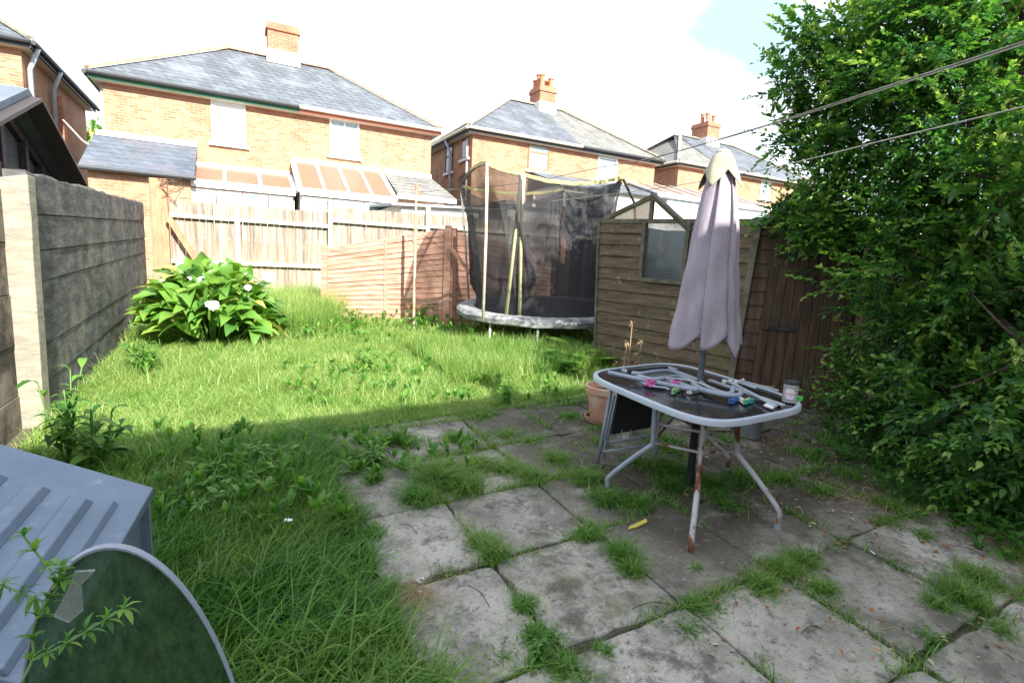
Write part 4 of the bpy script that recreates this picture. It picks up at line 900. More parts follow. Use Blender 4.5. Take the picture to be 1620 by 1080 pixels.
def table():
    root = thing('patio_table', 'patio table with pale grey rim, dark glass top and rusty legs, under the parasol', 'table', gp((TU0+TU1)/2, (TV0+TV1)/2))
    cu_, cv_ = (TU0+TU1)/2, (TV0+TV1)/2; hu, hv = (TU1-TU0)/2, (TV1-TV0)/2
    def outline(inset, h, n=72):
        pts = []
        for i in range(n):
            a = 2*math.pi*i/n; e = .45; x = math.copysign(abs(math.cos(a))**e, math.cos(a)); y = math.copysign(abs(math.sin(a))**e, math.sin(a))
            u = cu_+(hu-inset)*x; v = cv_+(hv-inset)*y; pts.append(tz(u, v, h))
        return pts
    n = 72; rings = [outline(.028, TH-.004), outline(.022, TH+.002), outline(.004, TH), outline(0, TH-.006), outline(0, TH-.034), outline(.006, TH-.038), outline(.03, TH-.038)]
    vs = [p for r in rings for p in r]; fs = []
    for k in range(len(rings)-1):
        for i in range(n): fs.append((k*n+i, k*n+(i+1) % n, (k+1)*n+(i+1) % n, (k+1)*n+i))
    b = MB(); b.add(vs, fs); b.build('rim', M['alu_white'], root, smooth='auto')
    b = MB(); o1, o2 = outline(.024, TH-.008), outline(.024, TH-.014); b.add(o1+o2, [tuple(range(n)), tuple(range(n, 2*n))[::-1]]); b.build('tabletop', M['glass_top'], root)
    # legs: each a bent tube, straight down then splayed out with a turned-down foot
    feet = [PG(960, 780), PG(1092, 873), PG(1230, 836), PG(1150, 745)]
    kn = []
    tops = [(TU0+.16, TV0+.42+.2), (TU0+.38-.04, TV0+.22), (TU1-.22, TV0+.34), (TU1-.2, TV1-.5)]
    tops = [tuple(PG(1036, 645, .66)[:2]), tuple(PG(1115, 665, .67)[:2]), tuple(PG(1167, 662, .67)[:2]), (2.98, 2.85)]
    knee = [PG(1033, 700, .40), PG(1110, 716, .42), PG(1166, 714, .40), tz(2.98, 2.85, .4)]
    for i in range(4):
        t = tz(tops[i][0], tops[i][1], TH-.04); k = knee[i]; f = feet[i]
        d = np.array([*(f-k)[:2], 0]); 
        if i == 1: mid = k*.5+f*.5; P = [t, k, mid, f+(0, 0, .06), f]
        else: P = [t, k, k+(0, 0, -.02)+d*.04, k*.5+(f+(0, 0, .12))*.5, f+(0, 0, .12)-d*.03, f+(0, 0, .07), f]
        # smooth
        Q = []; V_ = [Vector(p) for p in P]
        for j in range(len(V_)-1):
            p0, p1, p2, p3 = V_[max(j-1, 0)], V_[j], V_[j+1], V_[min(j+2, len(V_)-1)]
            for s in range(5):
                tt = s/5; Q.append(.5*((2*p1)+(-p0+p2)*tt+(2*p0-5*p1+4*p2-p3)*tt*tt+(-p0+3*p1-3*p2+p3)*tt**3))
        Q.append(V_[-1]); b = MB(); b.tube(Q, .0165, 10); lg = b.build('leg', M['alu'] if i in (0,) else M['leg_rust'], root, smooth=True)
        b = MB(); b.lathe(f-(0, 0, .002), [(.019, 0), (.019, .035)], 10); b.build('foot', M['chimney_pot'] if i == 1 else M['alu'], lg)
        kn.append(k)
    b = MB()
    for i in range(4):
        k0, k1 = kn[i], kn[(i+1) % 4]; b.tube([k0+(0, 0, -.0), k1], .009, 6); b.tube([k0+(0, 0, .13), k1+(0, 0, .13)], .009, 6)
    b.build('stretchers', M['leg_rust'], root, smooth=True)
    b = MB()
    c4 = [tz(*t_, TH-.05) for t_ in tops]
    for i in range(4): b.tube([c4[i], c4[(i+1) % 4]], .011, 6)
    b.build('subframe', M['leg_rust'], root, smooth=True)
table()
PU_, PV_ = 2.80, 2.50
def parasol():
    base = gp(PU_, PV_); root = thing('parasol', 'closed faded lilac-grey parasol with yellowed cap standing through the table', 'parasol', base)
    b = MB(); b.tube([base-(0, 0, .02), base+(0, 0, 1.25), base+(0, 0, 2.2)], .021, 12); b.build('pole', noisemat('dark_grey_pole', [(.08, .09, .11), (.15, .17, .2)], 6, .5), root, smooth='auto')
    b = MB(); b.tube([base-(0, 0, .02), base+(0, 0, .70)], .027, 12); b.build('pole_sleeve', M['black_fabric'], root, smooth='auto')
    zt = PY(1142, 240, 3.46)[2]; zb = PY(1105, 540, 3.46)[2]; zc = PY(1142, 283, 3.46)[2]
    # canopy: seven panels, each swept round and tucked under the next
    rib = 7; per = 26; n = rib*per; rows = 46; vs = []
    top = zc+.06; st_ = [0, .95, 1.75, 2.75, 3.65, 4.55, 5.45, 2*math.pi]; dep = [.62, .5, .7, .55, .66, .5, .6]; hm = [.10, .16, .05, .13, .08, .15, .07]; lo = [0, .03, -.035, .02, -.02, .03, -.01]
    for r in range(rows+1):
        g = r/rows
        R0 = .068+.158*g**.9+.008*math.sin(g*7)
        for k in range(rib):
            a0 = st_[k]+.10*math.sin(g*3+k)*g; a1 = st_[k+1]+.10*math.sin(g*3+(k+1) % rib)*g if k < rib-1 else 2*math.pi+.10*math.sin(g*3)*g
            w = a1-a0
            for q in range(per):
                f = q/per
                if f < .74:      # outer face of the panel, slightly bellied, with soft wrinkles
                    h_ = f/.74; a = a0-.12*w*g+(w*1.22)*h_; R = R0*(1.08-.42*h_**1.3*(.4+.6*g)-.05*math.sin(math.pi*h_)*(1-g))+.007*g*math.sin(h_*9+g*5+k)+.004*math.sin(g*23+k*2+h_*4)*g
                else:            # tucked return underneath
                    h_ = (f-.74)/.26; a = a0-.12*w*g+(w*1.22)-(w*.34*g)*math.sin(math.pi*h_*.5)-.0*w; R = R0*(1.08-.42*(.4+.6*g)-dep[k]*.40*(.35+.65*g)*math.sin(math.pi*min(h_*.9+.1, 1)))
                z = top-(top-zb+lo[k])*g
                if g > .7:
                    e = (g-.7)/.3; z += e*(hm[k]*1.25*(f**1.4)+.02*math.sin(f*8+k)-.04*(1-f))
                vs.append((base[0]+R*math.cos(a+.2), base[1]+R*math.sin(a+.2), z))
    fs = [(r*n+i, r*n+(i+1) % n, (r+1)*n+(i+1) % n, (r+1)*n+i) for r in range(rows) for i in range(n)]
    b = MB(); b.add(vs, fs); o = b.build('canopy', M['canopy'], root, smooth=True, fix=False)
    s = o.modifiers.new('solid', 'SOLIDIFY'); s.thickness = .004
    # vent cap
    n = 96; rows = 14; vs = []
    for r in range(rows+1):
        g = r/rows
        for i in range(n):
            th = 2*math.pi*i/n; tri = abs(2*((th*4/(2*math.pi)+.1) % 1)-1)
            R = .05+.045*g**.9+.045*g*tri; z = zt-(zt-zc-.02)*g-.075*g*g*tri+.035*g*(1-tri)
            vs.append((base[0]+R*math.cos(th+.5*g), base[1]+R*math.sin(th+.5*g), z))
    fs = [(r*n+i, r*n+(i+1) % n, (r+1)*n+(i+1) % n, (r+1)*n+i) for r in range(rows) for i in range(n)]
    fs.append(tuple(range(n))); b = MB(); b.add(vs, fs); o = b.build('vent_cap', M['cap'], root, smooth='auto', fix=False)
    s = o.modifiers.new('solid', 'SOLIDIFY'); s.thickness = .004
    b = MB(); b.lathe((base[0], base[1], zt-.01), [(.05, 0), (.045, .025), (.02, .04)], 12); b.build('finial', M['cap'], root)
    for k in range(8):
        a = 2*math.pi*k/8+.35; b = MB(); b.tube([(base[0]+.05*math.cos(a), base[1]+.05*math.sin(a), zc), (base[0]+.13*math.cos(a), base[1]+.13*math.sin(a), zb+.06)], .006, 6); b.build('rib', M['alu'], root)
M['canopy'] = noisemat('faded_lilac_canvas', [(.27, .232, .275), (.37, .325, .375)], 4, .9, .35, (3, 3, 1), stain=[(5, .6, .8, (.42, .41, .42))])
M['cap'] = noisemat('yellowed_canvas', [(.30, .29, .17), (.36, .345, .26), (.36, .335, .33)], 6, .9, .15)
parasol()
def bent(b, pts, r, n=8, seg=5):
    V_ = [Vector(p) for p in pts]; Q = []
    for j in range(len(V_)-1):
        p0, p1, p2, p3 = V_[max(j-1, 0)], V_[j], V_[j+1], V_[min(j+2, len(V_)-1)]
        for s in range(seg):
            tt = s/seg; Q.append(.5*((2*p1)+(-p0+p2)*tt+(2*p0-5*p1+4*p2-p3)*tt*tt+(-p0+3*p1-3*p2+p3)*tt**3))
    Q.append(V_[-1]); b.tube(Q, r, n)
def chair():
    # garden chair behind the table, its seat pushed under the top
    root = thing('folding_chair', 'grey tubular garden chair with black fabric panel, pushed under the left end of the table', 'chair', PG(948, 733))
    # upright legs (two parallel tubes), crossing bars at the bottom
    Y0 = 3.95
    def Pp(x, y, Y): return PY(x, y, Y)
    for (x0, y0, x1, y1, Y) in ((968, 612, 945, 733, 3.84), (1046, 640, 1036, 722, 3.95), (978, 618, 950, 738, 4.0)):
        p, q = Pp(x0, y0, Y), Pp(x1, y1, Y); b = MB(); b.tube([p, p*.5+q*.5, q], .0135, 8); b.build('leg', M['alu'], root, smooth=True)
    b = MB(); bent(b, [Pp(972, 625, 3.9), Pp(960, 680, 3.9), Pp(958, 693, 3.9), Pp(966, 699, 3.9), Pp(1000, 694, 3.93), Pp(1028, 687, 3.95), Pp(1032, 672, 3.95), Pp(1042, 640, 3.95)], .011); b.build('lower_frame', M['alu'], root, smooth=True)
    b = MB(); b.tube([Pp(950, 715, 3.86), Pp(1030, 704, 3.95)], .011, 8); b.build('cross_bar', M['alu'], root, smooth=True)
    b = MB(); b.tube([Pp(947, 735, 3.86), Pp(972, 732, 3.95)], .011, 8); b.build('cross_bar', M['alu'], root, smooth=True)
    b = MB()
    for x in (984, 998, 1014): b.tube([Pp(x, 680, 3.9), Pp(x-2, 696, 3.93)], .005, 6)
    b.build('springs', M['alu'], root)
    b = MB(); q = [Pp(980, 618, 3.92), Pp(1037, 632, 3.98), Pp(1030, 676, 3.98), Pp(968, 687, 3.92)]; b.prism(q, (0, .02, 0)); b.build('fabric_panel', M['black_fabric'], root)
chair()
def table_items():
    # folded chair frame lying on the table
    T = lambda x, y, h=.0: PG(x, y, TH+h)
    root = thing('folded_chair_frame', 'folded grey tubular chair frame with black seat edge lying on the table', 'chair frame', T(1040, 605))
    r = .0115
    def tb(pts, nm='tube', m='alu', rr=.0155): b = MB(); bent(b, [T(*p) for p in pts], rr); b.build(nm, M[m], root, smooth=True)
    tb([(963, 589, .03), (1000, 597, .03), (1040, 605, .03), (1085, 614, .03), (1105, 616, .035)])
    tb([(985, 586, .05), (1010, 591, .055), (1035, 588, .055), (1060, 587, .05), (1085, 594, .04), (1110, 604, .035)])
    tb([(1003, 592, .04), (1030, 600, .045), (1052, 598, .05), (1075, 596, .045), (1100, 604, .04)])
    tb([(1020, 601, .025), (1060, 603, .03), (1090, 612, .03), (1120, 619, .03), (1150, 625, .03), (1170, 624, .035), (1172, 615, .05)])
    tb([(1096, 606, .04), (1112, 616, .035), (1124, 619, .03)])
    tb([(1105, 600, .03), (1118, 612, .03), (1145, 622, .03), (1157, 621, .035), (1160, 612, .06)])
    b = MB(); b.beam(T(994, 588, .06), T(1055, 583, .06), .03, .03); b.build('seat_edge', M['black_fabric'], root)
    b = MB(); b.beam(T(1055, 583, .055), T(1070, 587, .05), .05, .03); b.build('bracket', M['alu'], root)
    tb([(1003, 599, .012), (1030, 610, .012), (1052, 613, .012), (1058, 616, .012)], 'thin_bar', 'alu_white', .006)
    # white airer bars at the right
    root = thing('folded_airer', 'white folded plastic airer bars lying across the right half of the table', 'airer', T(1180, 615))
    for k, (x0, y0, x1, y1, w) in enumerate([(1122, 601, 1240, 641, .028), (1150, 602, 1228, 642, .022), (1168, 604, 1196, 614, .012), (1172, 602, 1232, 618, .008)]):
        b = MB(); b.beam(T(x0, y0, .012+.012*k), T(x1, y1, .012+.006*k), w, .014); b.build('bar', M['alu_white'], root, bevel=.003)
    for x, y in ((1146, 603), (1155, 603), (1164, 605)):
        b = MB(); q = T(x, y, .03); b.box(tuple(q-.012), tuple(q+.012)); b.build('clip', M['white'], root, bevel=.003)
    b = MB(); bent(b, [T(1040, 598, .05), T(1082, 600, .055), T(1120, 610, .045), T(1160, 628, .02)], .0035, 6); b.build('thin_rod', M['white'], root, smooth=True)
    b = MB(); q = T(1170, 603, .035); b.tube([q, q+(.02, -.02, .02)], .007, 6); b.build('knob', M['white'], root)
    b = MB(); q = T(1222, 643, .006); b.prism([T(1208, 642, .004), T(1214, 638, .004), T(1228, 644, .004), T(1222, 647, .004)], (0, 0, .008)); b.build('end_plate', M['white'], root)
    # pegs
    def peg(x, y, ang, col, label, tip=None, L=.075):
        L *= 1.15
        q = T(x, y, .004); t = thing('clothes_peg', label, 'peg', q, 'clothes pegs on the table'); m = M.setdefault('peg'+col, None)
        cols = dict(teal=(.05, .38, .32), yellow=(.62, .60, .18), white=(.75, .77, .78), blue=(.04, .12, .38), pink=(.75, .12, .42), lime=(.1, .8, .1))
        for s, c in ((-1, col), (1, tip or col)):
            if M.get('peg'+c) is None: M['peg'+c] = plain('peg_'+c, cols[c], .4)
            a = math.radians(ang+s*7); d = np.array([math.cos(a), math.sin(a), 0]); n_ = np.array([-d[1], d[0], 0])
            b = MB(); p0 = q+n_*.006*s-d*L*.5+(0, 0, .008); p1 = q+n_*.006*s+d*L*.5+(0, 0, .008); b.beam(p0, p1, .012, .024); b.beam(p0+n_*s*.004, p0+n_*s*.004+d*L*.25, .018, .026)
            b.build('prong', M['peg'+c], t)
        b = MB(); b.tube([q+(0, 0, .0), q+(0, 0, .018)], .006, 8); b.build('spring', M['galv'], t)
    peg(1068, 619, 35, 'teal', 'teal and yellow peg lying before the pink cord on the table', 'yellow', .11)
    peg(1074, 616, 25, 'yellow', 'yellow and teal peg tucked behind the other teal one on the table', 'teal', .09)
    peg(1096, 620, 10, 'white', 'white peg standing between the teal peg and the blue peg', None, .08)
    peg(1103, 617, 75, 'white', 'small upright white peg against the folded grey frame', None, .06)
    peg(1084, 596, 80, 'white', 'white peg clipped high on the folded chair tubes', None, .09)
    peg(1160, 635, 20, 'blue', 'dark blue peg near the front edge of the table', None, .085)
    peg(1171, 633, 70, 'white', 'white peg standing beside the dark blue peg at the table edge', None, .1)
    peg(1183, 636, 15, 'teal', 'teal peg right of the blue and white pegs at the table edge', 'yellow', .09)
    peg(1264, 632, 20, 'lime', 'bright lime green peg beside the patterned tin', None, .05)
    for (x, y, lab) in ((1029, 606, 'pink cord knotted round the thick grey tube at the left of the table'), (1070, 607, 'pink cord loop lying behind the teal pegs')):
        q = T(x, y, .03); b = MB()
        for i in range(5):
            ph = random.uniform(0, 6); pts = [q+(.03*math.cos(a+ph)*(1+.3*i*.3), .018*math.sin(a+ph), .02*math.sin(a*1.0+i)) for a in np.linspace(0, 6, 9)]
            bent(b, pts, .0035, 5, 3)
        o = b.build('pink_cord', plain('pink_cord', (.72, .12, .42), .6), base=tuple(q)); props(o, lab, 'cord')
    # twig bits / debris
    b = MB(); q = T(1225, 612, .004); b.tube([q, T(1205, 610, .004)], .005, 5); o = b.build('stick', M['wood_brown'], base=tuple(q)); props(o, 'short brown stick on the glass left of the patterned tin', 'stick')
    # patterned tin
    q = T(1249, 634, .0); q[2] = gz(q[0], q[1])+TH-.004
    root = thing('patterned_tin', 'round tin with black and white zigzags, dark lid and a red-lettered round label', 'tin', q)
    RR, HH = .043, .135
    m, t, p = newmat('zigzag_tin'); L = t.links.new
    tcn = N(t, 'ShaderNodeTexCoord'); sp = N(t, 'ShaderNodeSeparateXYZ'); L(tcn.outputs['Object'], sp.inputs[0])
    at = N(t, 'ShaderNodeMath', operation='ARCTAN2'); L(sp.outputs[1], at.inputs[0]); L(sp.outputs[0], at.inputs[1])
    pp = N(t, 'ShaderNodeMath', operation='PINGPONG'); mu = N(t, 'ShaderNodeMath', operation='MULTIPLY'); mu.inputs[1].default_value = 2.4; L(at.outputs[0], mu.inputs[0]); L(mu.outputs[0], pp.inputs[0]); pp.inputs[1].default_value = .5
    zs = N(t, 'ShaderNodeMath', operation='MULTIPLY'); zs.inputs[1].default_value = 62; L(sp.outputs[2], zs.inputs[0])
    ad = N(t, 'ShaderNodeMath', operation='ADD'); m15 = N(t, 'ShaderNodeMath', operation='MULTIPLY'); m15.inputs[1].default_value = 1.3; L(pp.outputs[0], m15.inputs[0]); L(m15.outputs[0], ad.inputs[0]); L(zs.outputs[0], ad.inputs[1])
    fr = N(t, 'ShaderNodeMath', operation='FRACT'); L(ad.outputs[0], fr.inputs[0]); gt = N(t, 'ShaderNodeMath', operation='GREATER_THAN'); gt.inputs[1].default_value = .5; L(fr.outputs[0], gt.inputs[0])
    mx = N(t, 'ShaderNodeMixRGB'); mx.inputs[1].default_value = (.02, .02, .025, 1); mx.inputs[2].default_value = (.7, .68, .66, 1); L(gt.outputs[0], mx.inputs[0]); L(mx.outputs[0], p.inputs[0]); p.inputs['Roughness'].default_value = .45
    b = MB(); b.lathe(q, [(RR, 0), (RR, HH-.022)], 32); b.build('body', m, root, smooth='auto')
    b = MB(); b.lathe(q, [(RR*.98, HH-.022), (RR*1.03, HH-.02), (RR*1.03, HH-.003), (RR*.95, HH), (RR*.9, HH-.006), (.005, HH-.006)], 32); b.build('lid', M['dark_trim'], root, smooth='auto')
    # label faces the camera
    cdir = -u2w(q)[:2]; ca = math.atan2(cdir[1], cdir[0])-AZ-.08
    def onto(rows_, mat_, nm, off):
        b = MB()
        for x0, x1, y0, y1 in rows_:
            n = max(2, int(abs(x1-x0)/.004)); 
            for i in range(n):
                xa, xb = x0+(x1-x0)*i/n, x0+(x1-x0)*(i+1)/n; aa, ab = ca+xa/RR, ca+xb/RR; rr_ = RR+off
                b.poly([(q[0]+rr_*math.cos(aa), q[1]+rr_*math.sin(aa), q[2]+y0), (q[0]+rr_*math.cos(ab), q[1]+rr_*math.sin(ab), q[2]+y0), (q[0]+rr_*math.cos(ab), q[1]+rr_*math.sin(ab), q[2]+y1), (q[0]+rr_*math.cos(aa), q[1]+rr_*math.sin(aa), q[2]+y1)])
        b.build(nm, mat_, root, fix=False)
    rows_ = []
    for k in range(12):
        y = -.033+.0055*k; w = math.sqrt(max(0, .034**2-(y+.003)**2)); rows_.append((-w, w, .055+y, .055+y+.0055))
    onto(rows_, plain('label_white', (.66, .66, .70), .6), 'label', .0006)
    # red lettering band (blocky letters, too worn to read)
    let = [(-.030, -.0275, .048, .062), (-.0275, -.021, .048, .051), (-.0275, -.021, .059, .062), (-.018, -.0155, .048, .062), (-.0155, -.010, .059, .062), (-.0155, -.010, .053, .056), (-.006, -.0035, .048, .062), (.0005, .003, .048, .062), (-.0035, .0005, .053, .056), (.007, .0095, .048, .062), (.0095, .014, .048, .051), (.0095, .014, .059, .062), (.018, .0205, .048, .062), (.0205, .026, .053, .056), (.0255, .028, .048, .062)]
    onto(let, plain('label_red', (.5, .08, .09), .6), 'lettering', .0012)
table_items()
# terracotta pot, bucket, dead stalks
q = PG(957, 664); root = thing('plant_pot', 'large old terracotta pot behind the left end of the table', 'pot', q)
b = MB(); b.lathe(q, [(.13, 0), (.14, .02), (.185, .27), (.2, .27), (.205, .33), (.185, .335), (.17, .30), (.16, .28)], 28, cap1=False); b.build('body', noisemat('terracotta', [(.42, .2, .12), (.55, .32, .22), (.6, .5, .42)], 6, .9, .2), root, smooth='auto')
b = MB(); b.lathe(q, [(.19, -.0), (.2, .04), (.185, .04), (.18, .015)], 24, cap1=False); b.build('saucer', noisemat('terracotta_dark', [(.3, .15, .1), (.42, .25, .18)], 6, .9), root, smooth='auto')
b = MB(); b.lathe(q, [(.001, .28), (.165, .28)], 20, cap0=False, cap1=False); b.build('compost', M['soil'], root)
q = PG(1186, 690); root = thing('metal_bucket', 'small dented grey metal bucket on the ground behind the table', 'bucket', q)
b = MB(); b.lathe(q, [(.085, 0), (.085, .01), (.1, .19), (.105, .195), (.1, .2), (.095, .19), (.08, .02)], 24, cap1=True); b.build('body', noisemat('dirty_zinc', [(.14, .15, .17), (.3, .32, .35)], 8, .5, metal=.3, stain=[(20, .6, .7, (.4, .38, .33))]), root, smooth='auto')
b = MB(); b.lathe(q, [(.103, .17), (.108, .175), (.108, .2), (.103, .2)], 24, cap0=False, cap1=False); b.build('rim_band', M['pipe'], root)
b = MB(); bent(b, [q+(.1, 0, .19), q+(.05, -.1, .17), q+(-.05, -.1, .17), q+(-.1, 0, .19)], .004, 6); b.build('handle', M['galv'], root)
# yellow plastic strip and pale scraps on the paving
q = PG(1010, 832, .02); b = MB(); b.prism([PG(993, 838, .02), PG(996, 833, .02), PG(1022, 821, .03), PG(1024, 826, .03), PG(1008, 834, .02)], (0, 0, .006)); o = b.build('plastic_strip', plain('yellow_plastic', (.5, .42, .08), .5), base=tuple(q)); props(o, 'torn yellow plastic strip on the paving left of the table', 'litter')
for i, (x, y, lab) in enumerate([(666, 918, 'small white plastic ring on the slab by the dry grass'), (661, 940, 'white scrap of plastic among dry grass on the slab edge'), (653, 1007, 'tiny white chip on the dark slab at bottom centre'), (454, 826, 'crumpled white paper caught in the tall grass'), (1018, 668, 'pale plastic lid on the grass under the table'), (1377, 871, 'thin white stick on the slab at right')]):
    h = .19 if i == 3 else .012
    q = PG(x, y, h); b = MB(); s = (.016, .011, .007, .016, .035, .025)[i]
    if i == 0: bent(b, [q+(s*math.cos(a), s*math.sin(a), .003) for a in np.linspace(0, 4.6, 10)], .005, 6, 2)
    elif i == 5: b.tube([q-(.01, .03, 0), q+(.01, .03, .003)], .004, 6)
    elif i == 4: b.lathe(q, [(s, 0), (s, .01), (s*.8, .014)], 16)
    else:
        for k in range(5): c = q+np.array([random.uniform(-s, s), random.uniform(-s, s), random.uniform(0, s*.6)]); b.prism([c, c+(s, 0, s*.4), c+(s*.6, s, s*.5)], (0, 0, .002))
    o = b.build('scrap', M['white'], base=tuple(q)); props(o, lab, 'litter')

# ================================================================= STORAGE BOX (lower left)
def storage():
    Bk = PY(0, 700, 2.10); Cn = PY(245, 770, 2.10); D = PY(192, 863, 1.76)
    eu = (Bk-Cn); eu /= np.linalg.norm(eu); ev = (D-Cn); ev /= np.linalg.norm(ev)
    root = thing('storage_box', 'grey-blue plastic storage box with a ribbed lid in the lower left corner', 'storage box', gp(Cn[0], Cn[1]))
    nn = np.cross(ev, eu); nn = nn/np.linalg.norm(nn); nn = nn if nn[2] > 0 else -nn
    Lu, Lv = 1.15, .92
    P = lambda a, c, h=0: Cn+eu*a+ev*c+nn*h
    b = MB()
    b.hexa([P(0, 0, -.05), P(Lu, 0, -.05), P(Lu, Lv, -.05), P(0, Lv, -.05), P(0.004, 0.004, 0), P(Lu, 0.004, 0), P(Lu, Lv, 0), P(0.004, Lv, 0)])
    M['box'] = noisemat('grey_blue_plastic', [(.12, .165, .23), (.165, .215, .29)], 5, .55, .15, spec=.4, stain=[(4, .58, .74, (.25, .30, .37)), (14, .62, .76, (.30, .34, .40)), (9, .66, .72, (.12, .14, .15))])
    lid = b.build('lid', M['box'], root, bevel=.006)
    # raised inner panel with ribs
    b = MB(); i0, i1, j0, j1 = .11, Lu, .17, Lv
    def fr(a0, a1, c0, c1, h, sl=.03):
        b.hexa([P(a0, c0, .0005), P(a1, c0, .0005), P(a1, c1, .0005), P(a0, c1, .0005), P(a0+sl*.6, c0+sl*.3, h), P(a1-sl*.6, c0+sl*.3, h), P(a1-sl*.6, c1, h), P(a0+sl*.6, c1, h)])
    fr(.09, 1.14, .16, Lv-.01, .022, .03)
    b.build('lid_panel', M['box'], lid, bevel=.004)
    for k in range(6):
        a0 = .17+k*.165; b = MB(); b.hexa([P(a0, .21, .0225), P(a0+.095, .21, .0225), P(a0+.095, Lv-.03, .0225), P(a0, Lv-.03, .0225), P(a0+.02, .24, .052), P(a0+.075, .24, .052), P(a0+.075, Lv-.04, .052), P(a0+.02, Lv-.04, .052)]); b.build('rib', M['box'], lid, bevel=.004)
    # body
    b = MB(); e = .03
    c = [P(e, e, -.051), P(Lu, e, -.051), P(Lu, Lv, -.051), P(e, Lv, -.051)]
    lo = [np.array([p[0], p[1], gz(p[0], p[1])]) for p in c]
    b.hexa(lo+c); b.build('body', M['box'], root, bevel=.01)
    b = MB(); c2 = P(-.005, -.005, -.02); g = P(.02, .04, 0)
    for (a, cc) in ((.02, .06), (.02, .28), (.3, .022), (.62, .022)):
        p = P(a, cc, -.055); b.box((p[0]-.02, p[1]-.02, gz(p[0], p[1])), (p[0]+.02, p[1]+.02, p[2]))
    b.build('corner_rib', M['box'], root)
storage()
# round patio table top standing on edge in front of the box
def disc():
    cx, cy = 235, 1250; Y = 1.12
    ctrp = PY(cx, cy, Y)
    # axes: pixel half extents
    e1 = PY(cx+172, cy+25, Y+.07)-ctrp; e2 = PY(cx-32, 866, Y+.02)-ctrp
    root = thing('round_tabletop', 'round green-tinted glass tabletop with a blue-grey rim, propped up in the bottom left corner', 'tabletop', (ctrp[0], ctrp[1], gz(ctrp[0], ctrp[1])))
    nn = np.cross(e1, e2); nn /= np.linalg.norm(nn)
    if nn @ (ctrp-np.array([0, 0, H])) > 0: nn = -nn
    n = 72; ring = [ctrp+e1*math.cos(a)+e2*math.sin(a) for a in np.linspace(0, 2*math.pi, n+1)]
    b = MB(); vs = []
    for k in range(n):
        a = 2*math.pi*k/n; o = e1*math.cos(a)+e2*math.sin(a); u_ = o/np.linalg.norm(o)
        vs += [ctrp+o*.99+nn*.009, ctrp+o*1.0+nn*.010, ctrp+o+u_*.005, ctrp+o-nn*.012, ctrp+o*.99-nn*.012]
    fs = [(k*5+m, k*5+(m+1) % 5, ((k+1) % n)*5+(m+1) % 5, ((k+1) % n)*5+m) for k in range(n) for m in range(5)]
    b.add(vs, fs); b.build('rim', M['alu'], root, smooth='auto')
    m, t, p = newmat('green_algae_glass'); L = t.links.new
    tcn = N(t, 'ShaderNodeTexCoord'); nz_ = N(t, 'ShaderNodeTexNoise', Scale=22, Detail=10, Roughness=.8); mp = N(t, 'ShaderNodeMapping'); mp.inputs['Scale'].default_value = (1.6, 1.6, .8); L(tcn.outputs['Object'], mp.inputs[0]); L(mp.outputs[0], nz_.inputs[0])
    r = N(t, 'ShaderNodeValToRGB'); e = r.color_ramp; e.elements[0].position = .35; e.elements[0].color = (.010, .03, .016, 1); e.elements[1].position = .7; e.elements[1].color = (.075, .15, .06, 1); L(nz_.outputs[0], r.inputs[0])
    L(r.outputs[0], p.inputs[0]); p.inputs['Roughness'].default_value = .55; p.inputs['Specular IOR Level'].default_value = .2
    n4 = N(t, 'ShaderNodeTexNoise', Scale=120, Detail=3); L(mp.outputs[0], n4.inputs[0]); bb = N(t, 'ShaderNodeBump', Strength=.5, Distance=.003); L(n4.outputs[0], bb.inputs['Height']); L(bb.outputs[0], p.inputs['Normal'])
    tr = N(t, 'ShaderNodeBsdfTransparent'); tr.inputs[0].default_value = (.55, .8, .55, 1); mx = N(t, 'ShaderNodeMixShader'); mx.inputs[0].default_value = .88; L(tr.outputs[0], mx.inputs[1]); L(p.outputs[0], mx.inputs[2]); L(mx.outputs[0], t.nodes['Material Output'].inputs[0])
    b = MB(); b.poly([ctrp+(e1*math.cos(a)+e2*math.sin(a))*.99 for a in np.linspace(0, 2*math.pi, n, endpoint=False)]); b.build('glass', m, root)
    # flap of torn clear film on the rim
    q = [PY(x, y, .93) for x, y in ((118, 905), (150, 903), (128, 925), (132, 965), (108, 985), (85, 975), (104, 940))]
    b = MB(); b.prism(q, (0, .004, .002)); b.build('torn_film', seethru('clear_film', (.40, .42, .43), .40, .25, .8, 20), root)
disc()
# ================================================================= RIGHT BOUNDARY FENCE
p0 = w2u(np.array([4.9, .5, 0])); p1 = w2u(np.array([5.3, 9.5, 0])); d = p1-p0; L_ = np.hypot(*d[:2]); d /= L_
root = thing('close_boarded_fence', 'dark close-boarded fence mostly hidden behind the big tree', 'fence', gp(p0[0], p0[1]))
b = MB(); k = int(L_/.13)
for i in range(k):
    a = p0+d*(i*.13); c = p0+d*(i*.13+.122); o = random.uniform(0, .012)*np.array([-d[1], d[0], 0]); a = a+o; c = c+o; t = np.array([-d[1], d[0], 0])*.018
    za, zc_ = gz(a[0], a[1]), gz(c[0], c[1]); h = 1.85+random.uniform(-.02, .02)
    a0 = np.array([a[0], a[1], za]); c0 = np.array([c[0], c[1], zc_]); b.hexa([a0, c0, c0+t, a0+t, a0+(0, 0, h), c0+(0, 0, h), c0+t+(0, 0, h), a0+t+(0, 0, h)])
b.build('boards', M['shed_dark'], root)
b = MB(); a = gp(p0[0], p0[1], 1.5)+np.array([-d[1], d[0], 0])*.05; c = gp(p1[0], p1[1], 1.5)+np.array([-d[1], d[0], 0])*.05; b.beam(a, c, .06, .08); b.build('rail', M['shed_dark'], root)

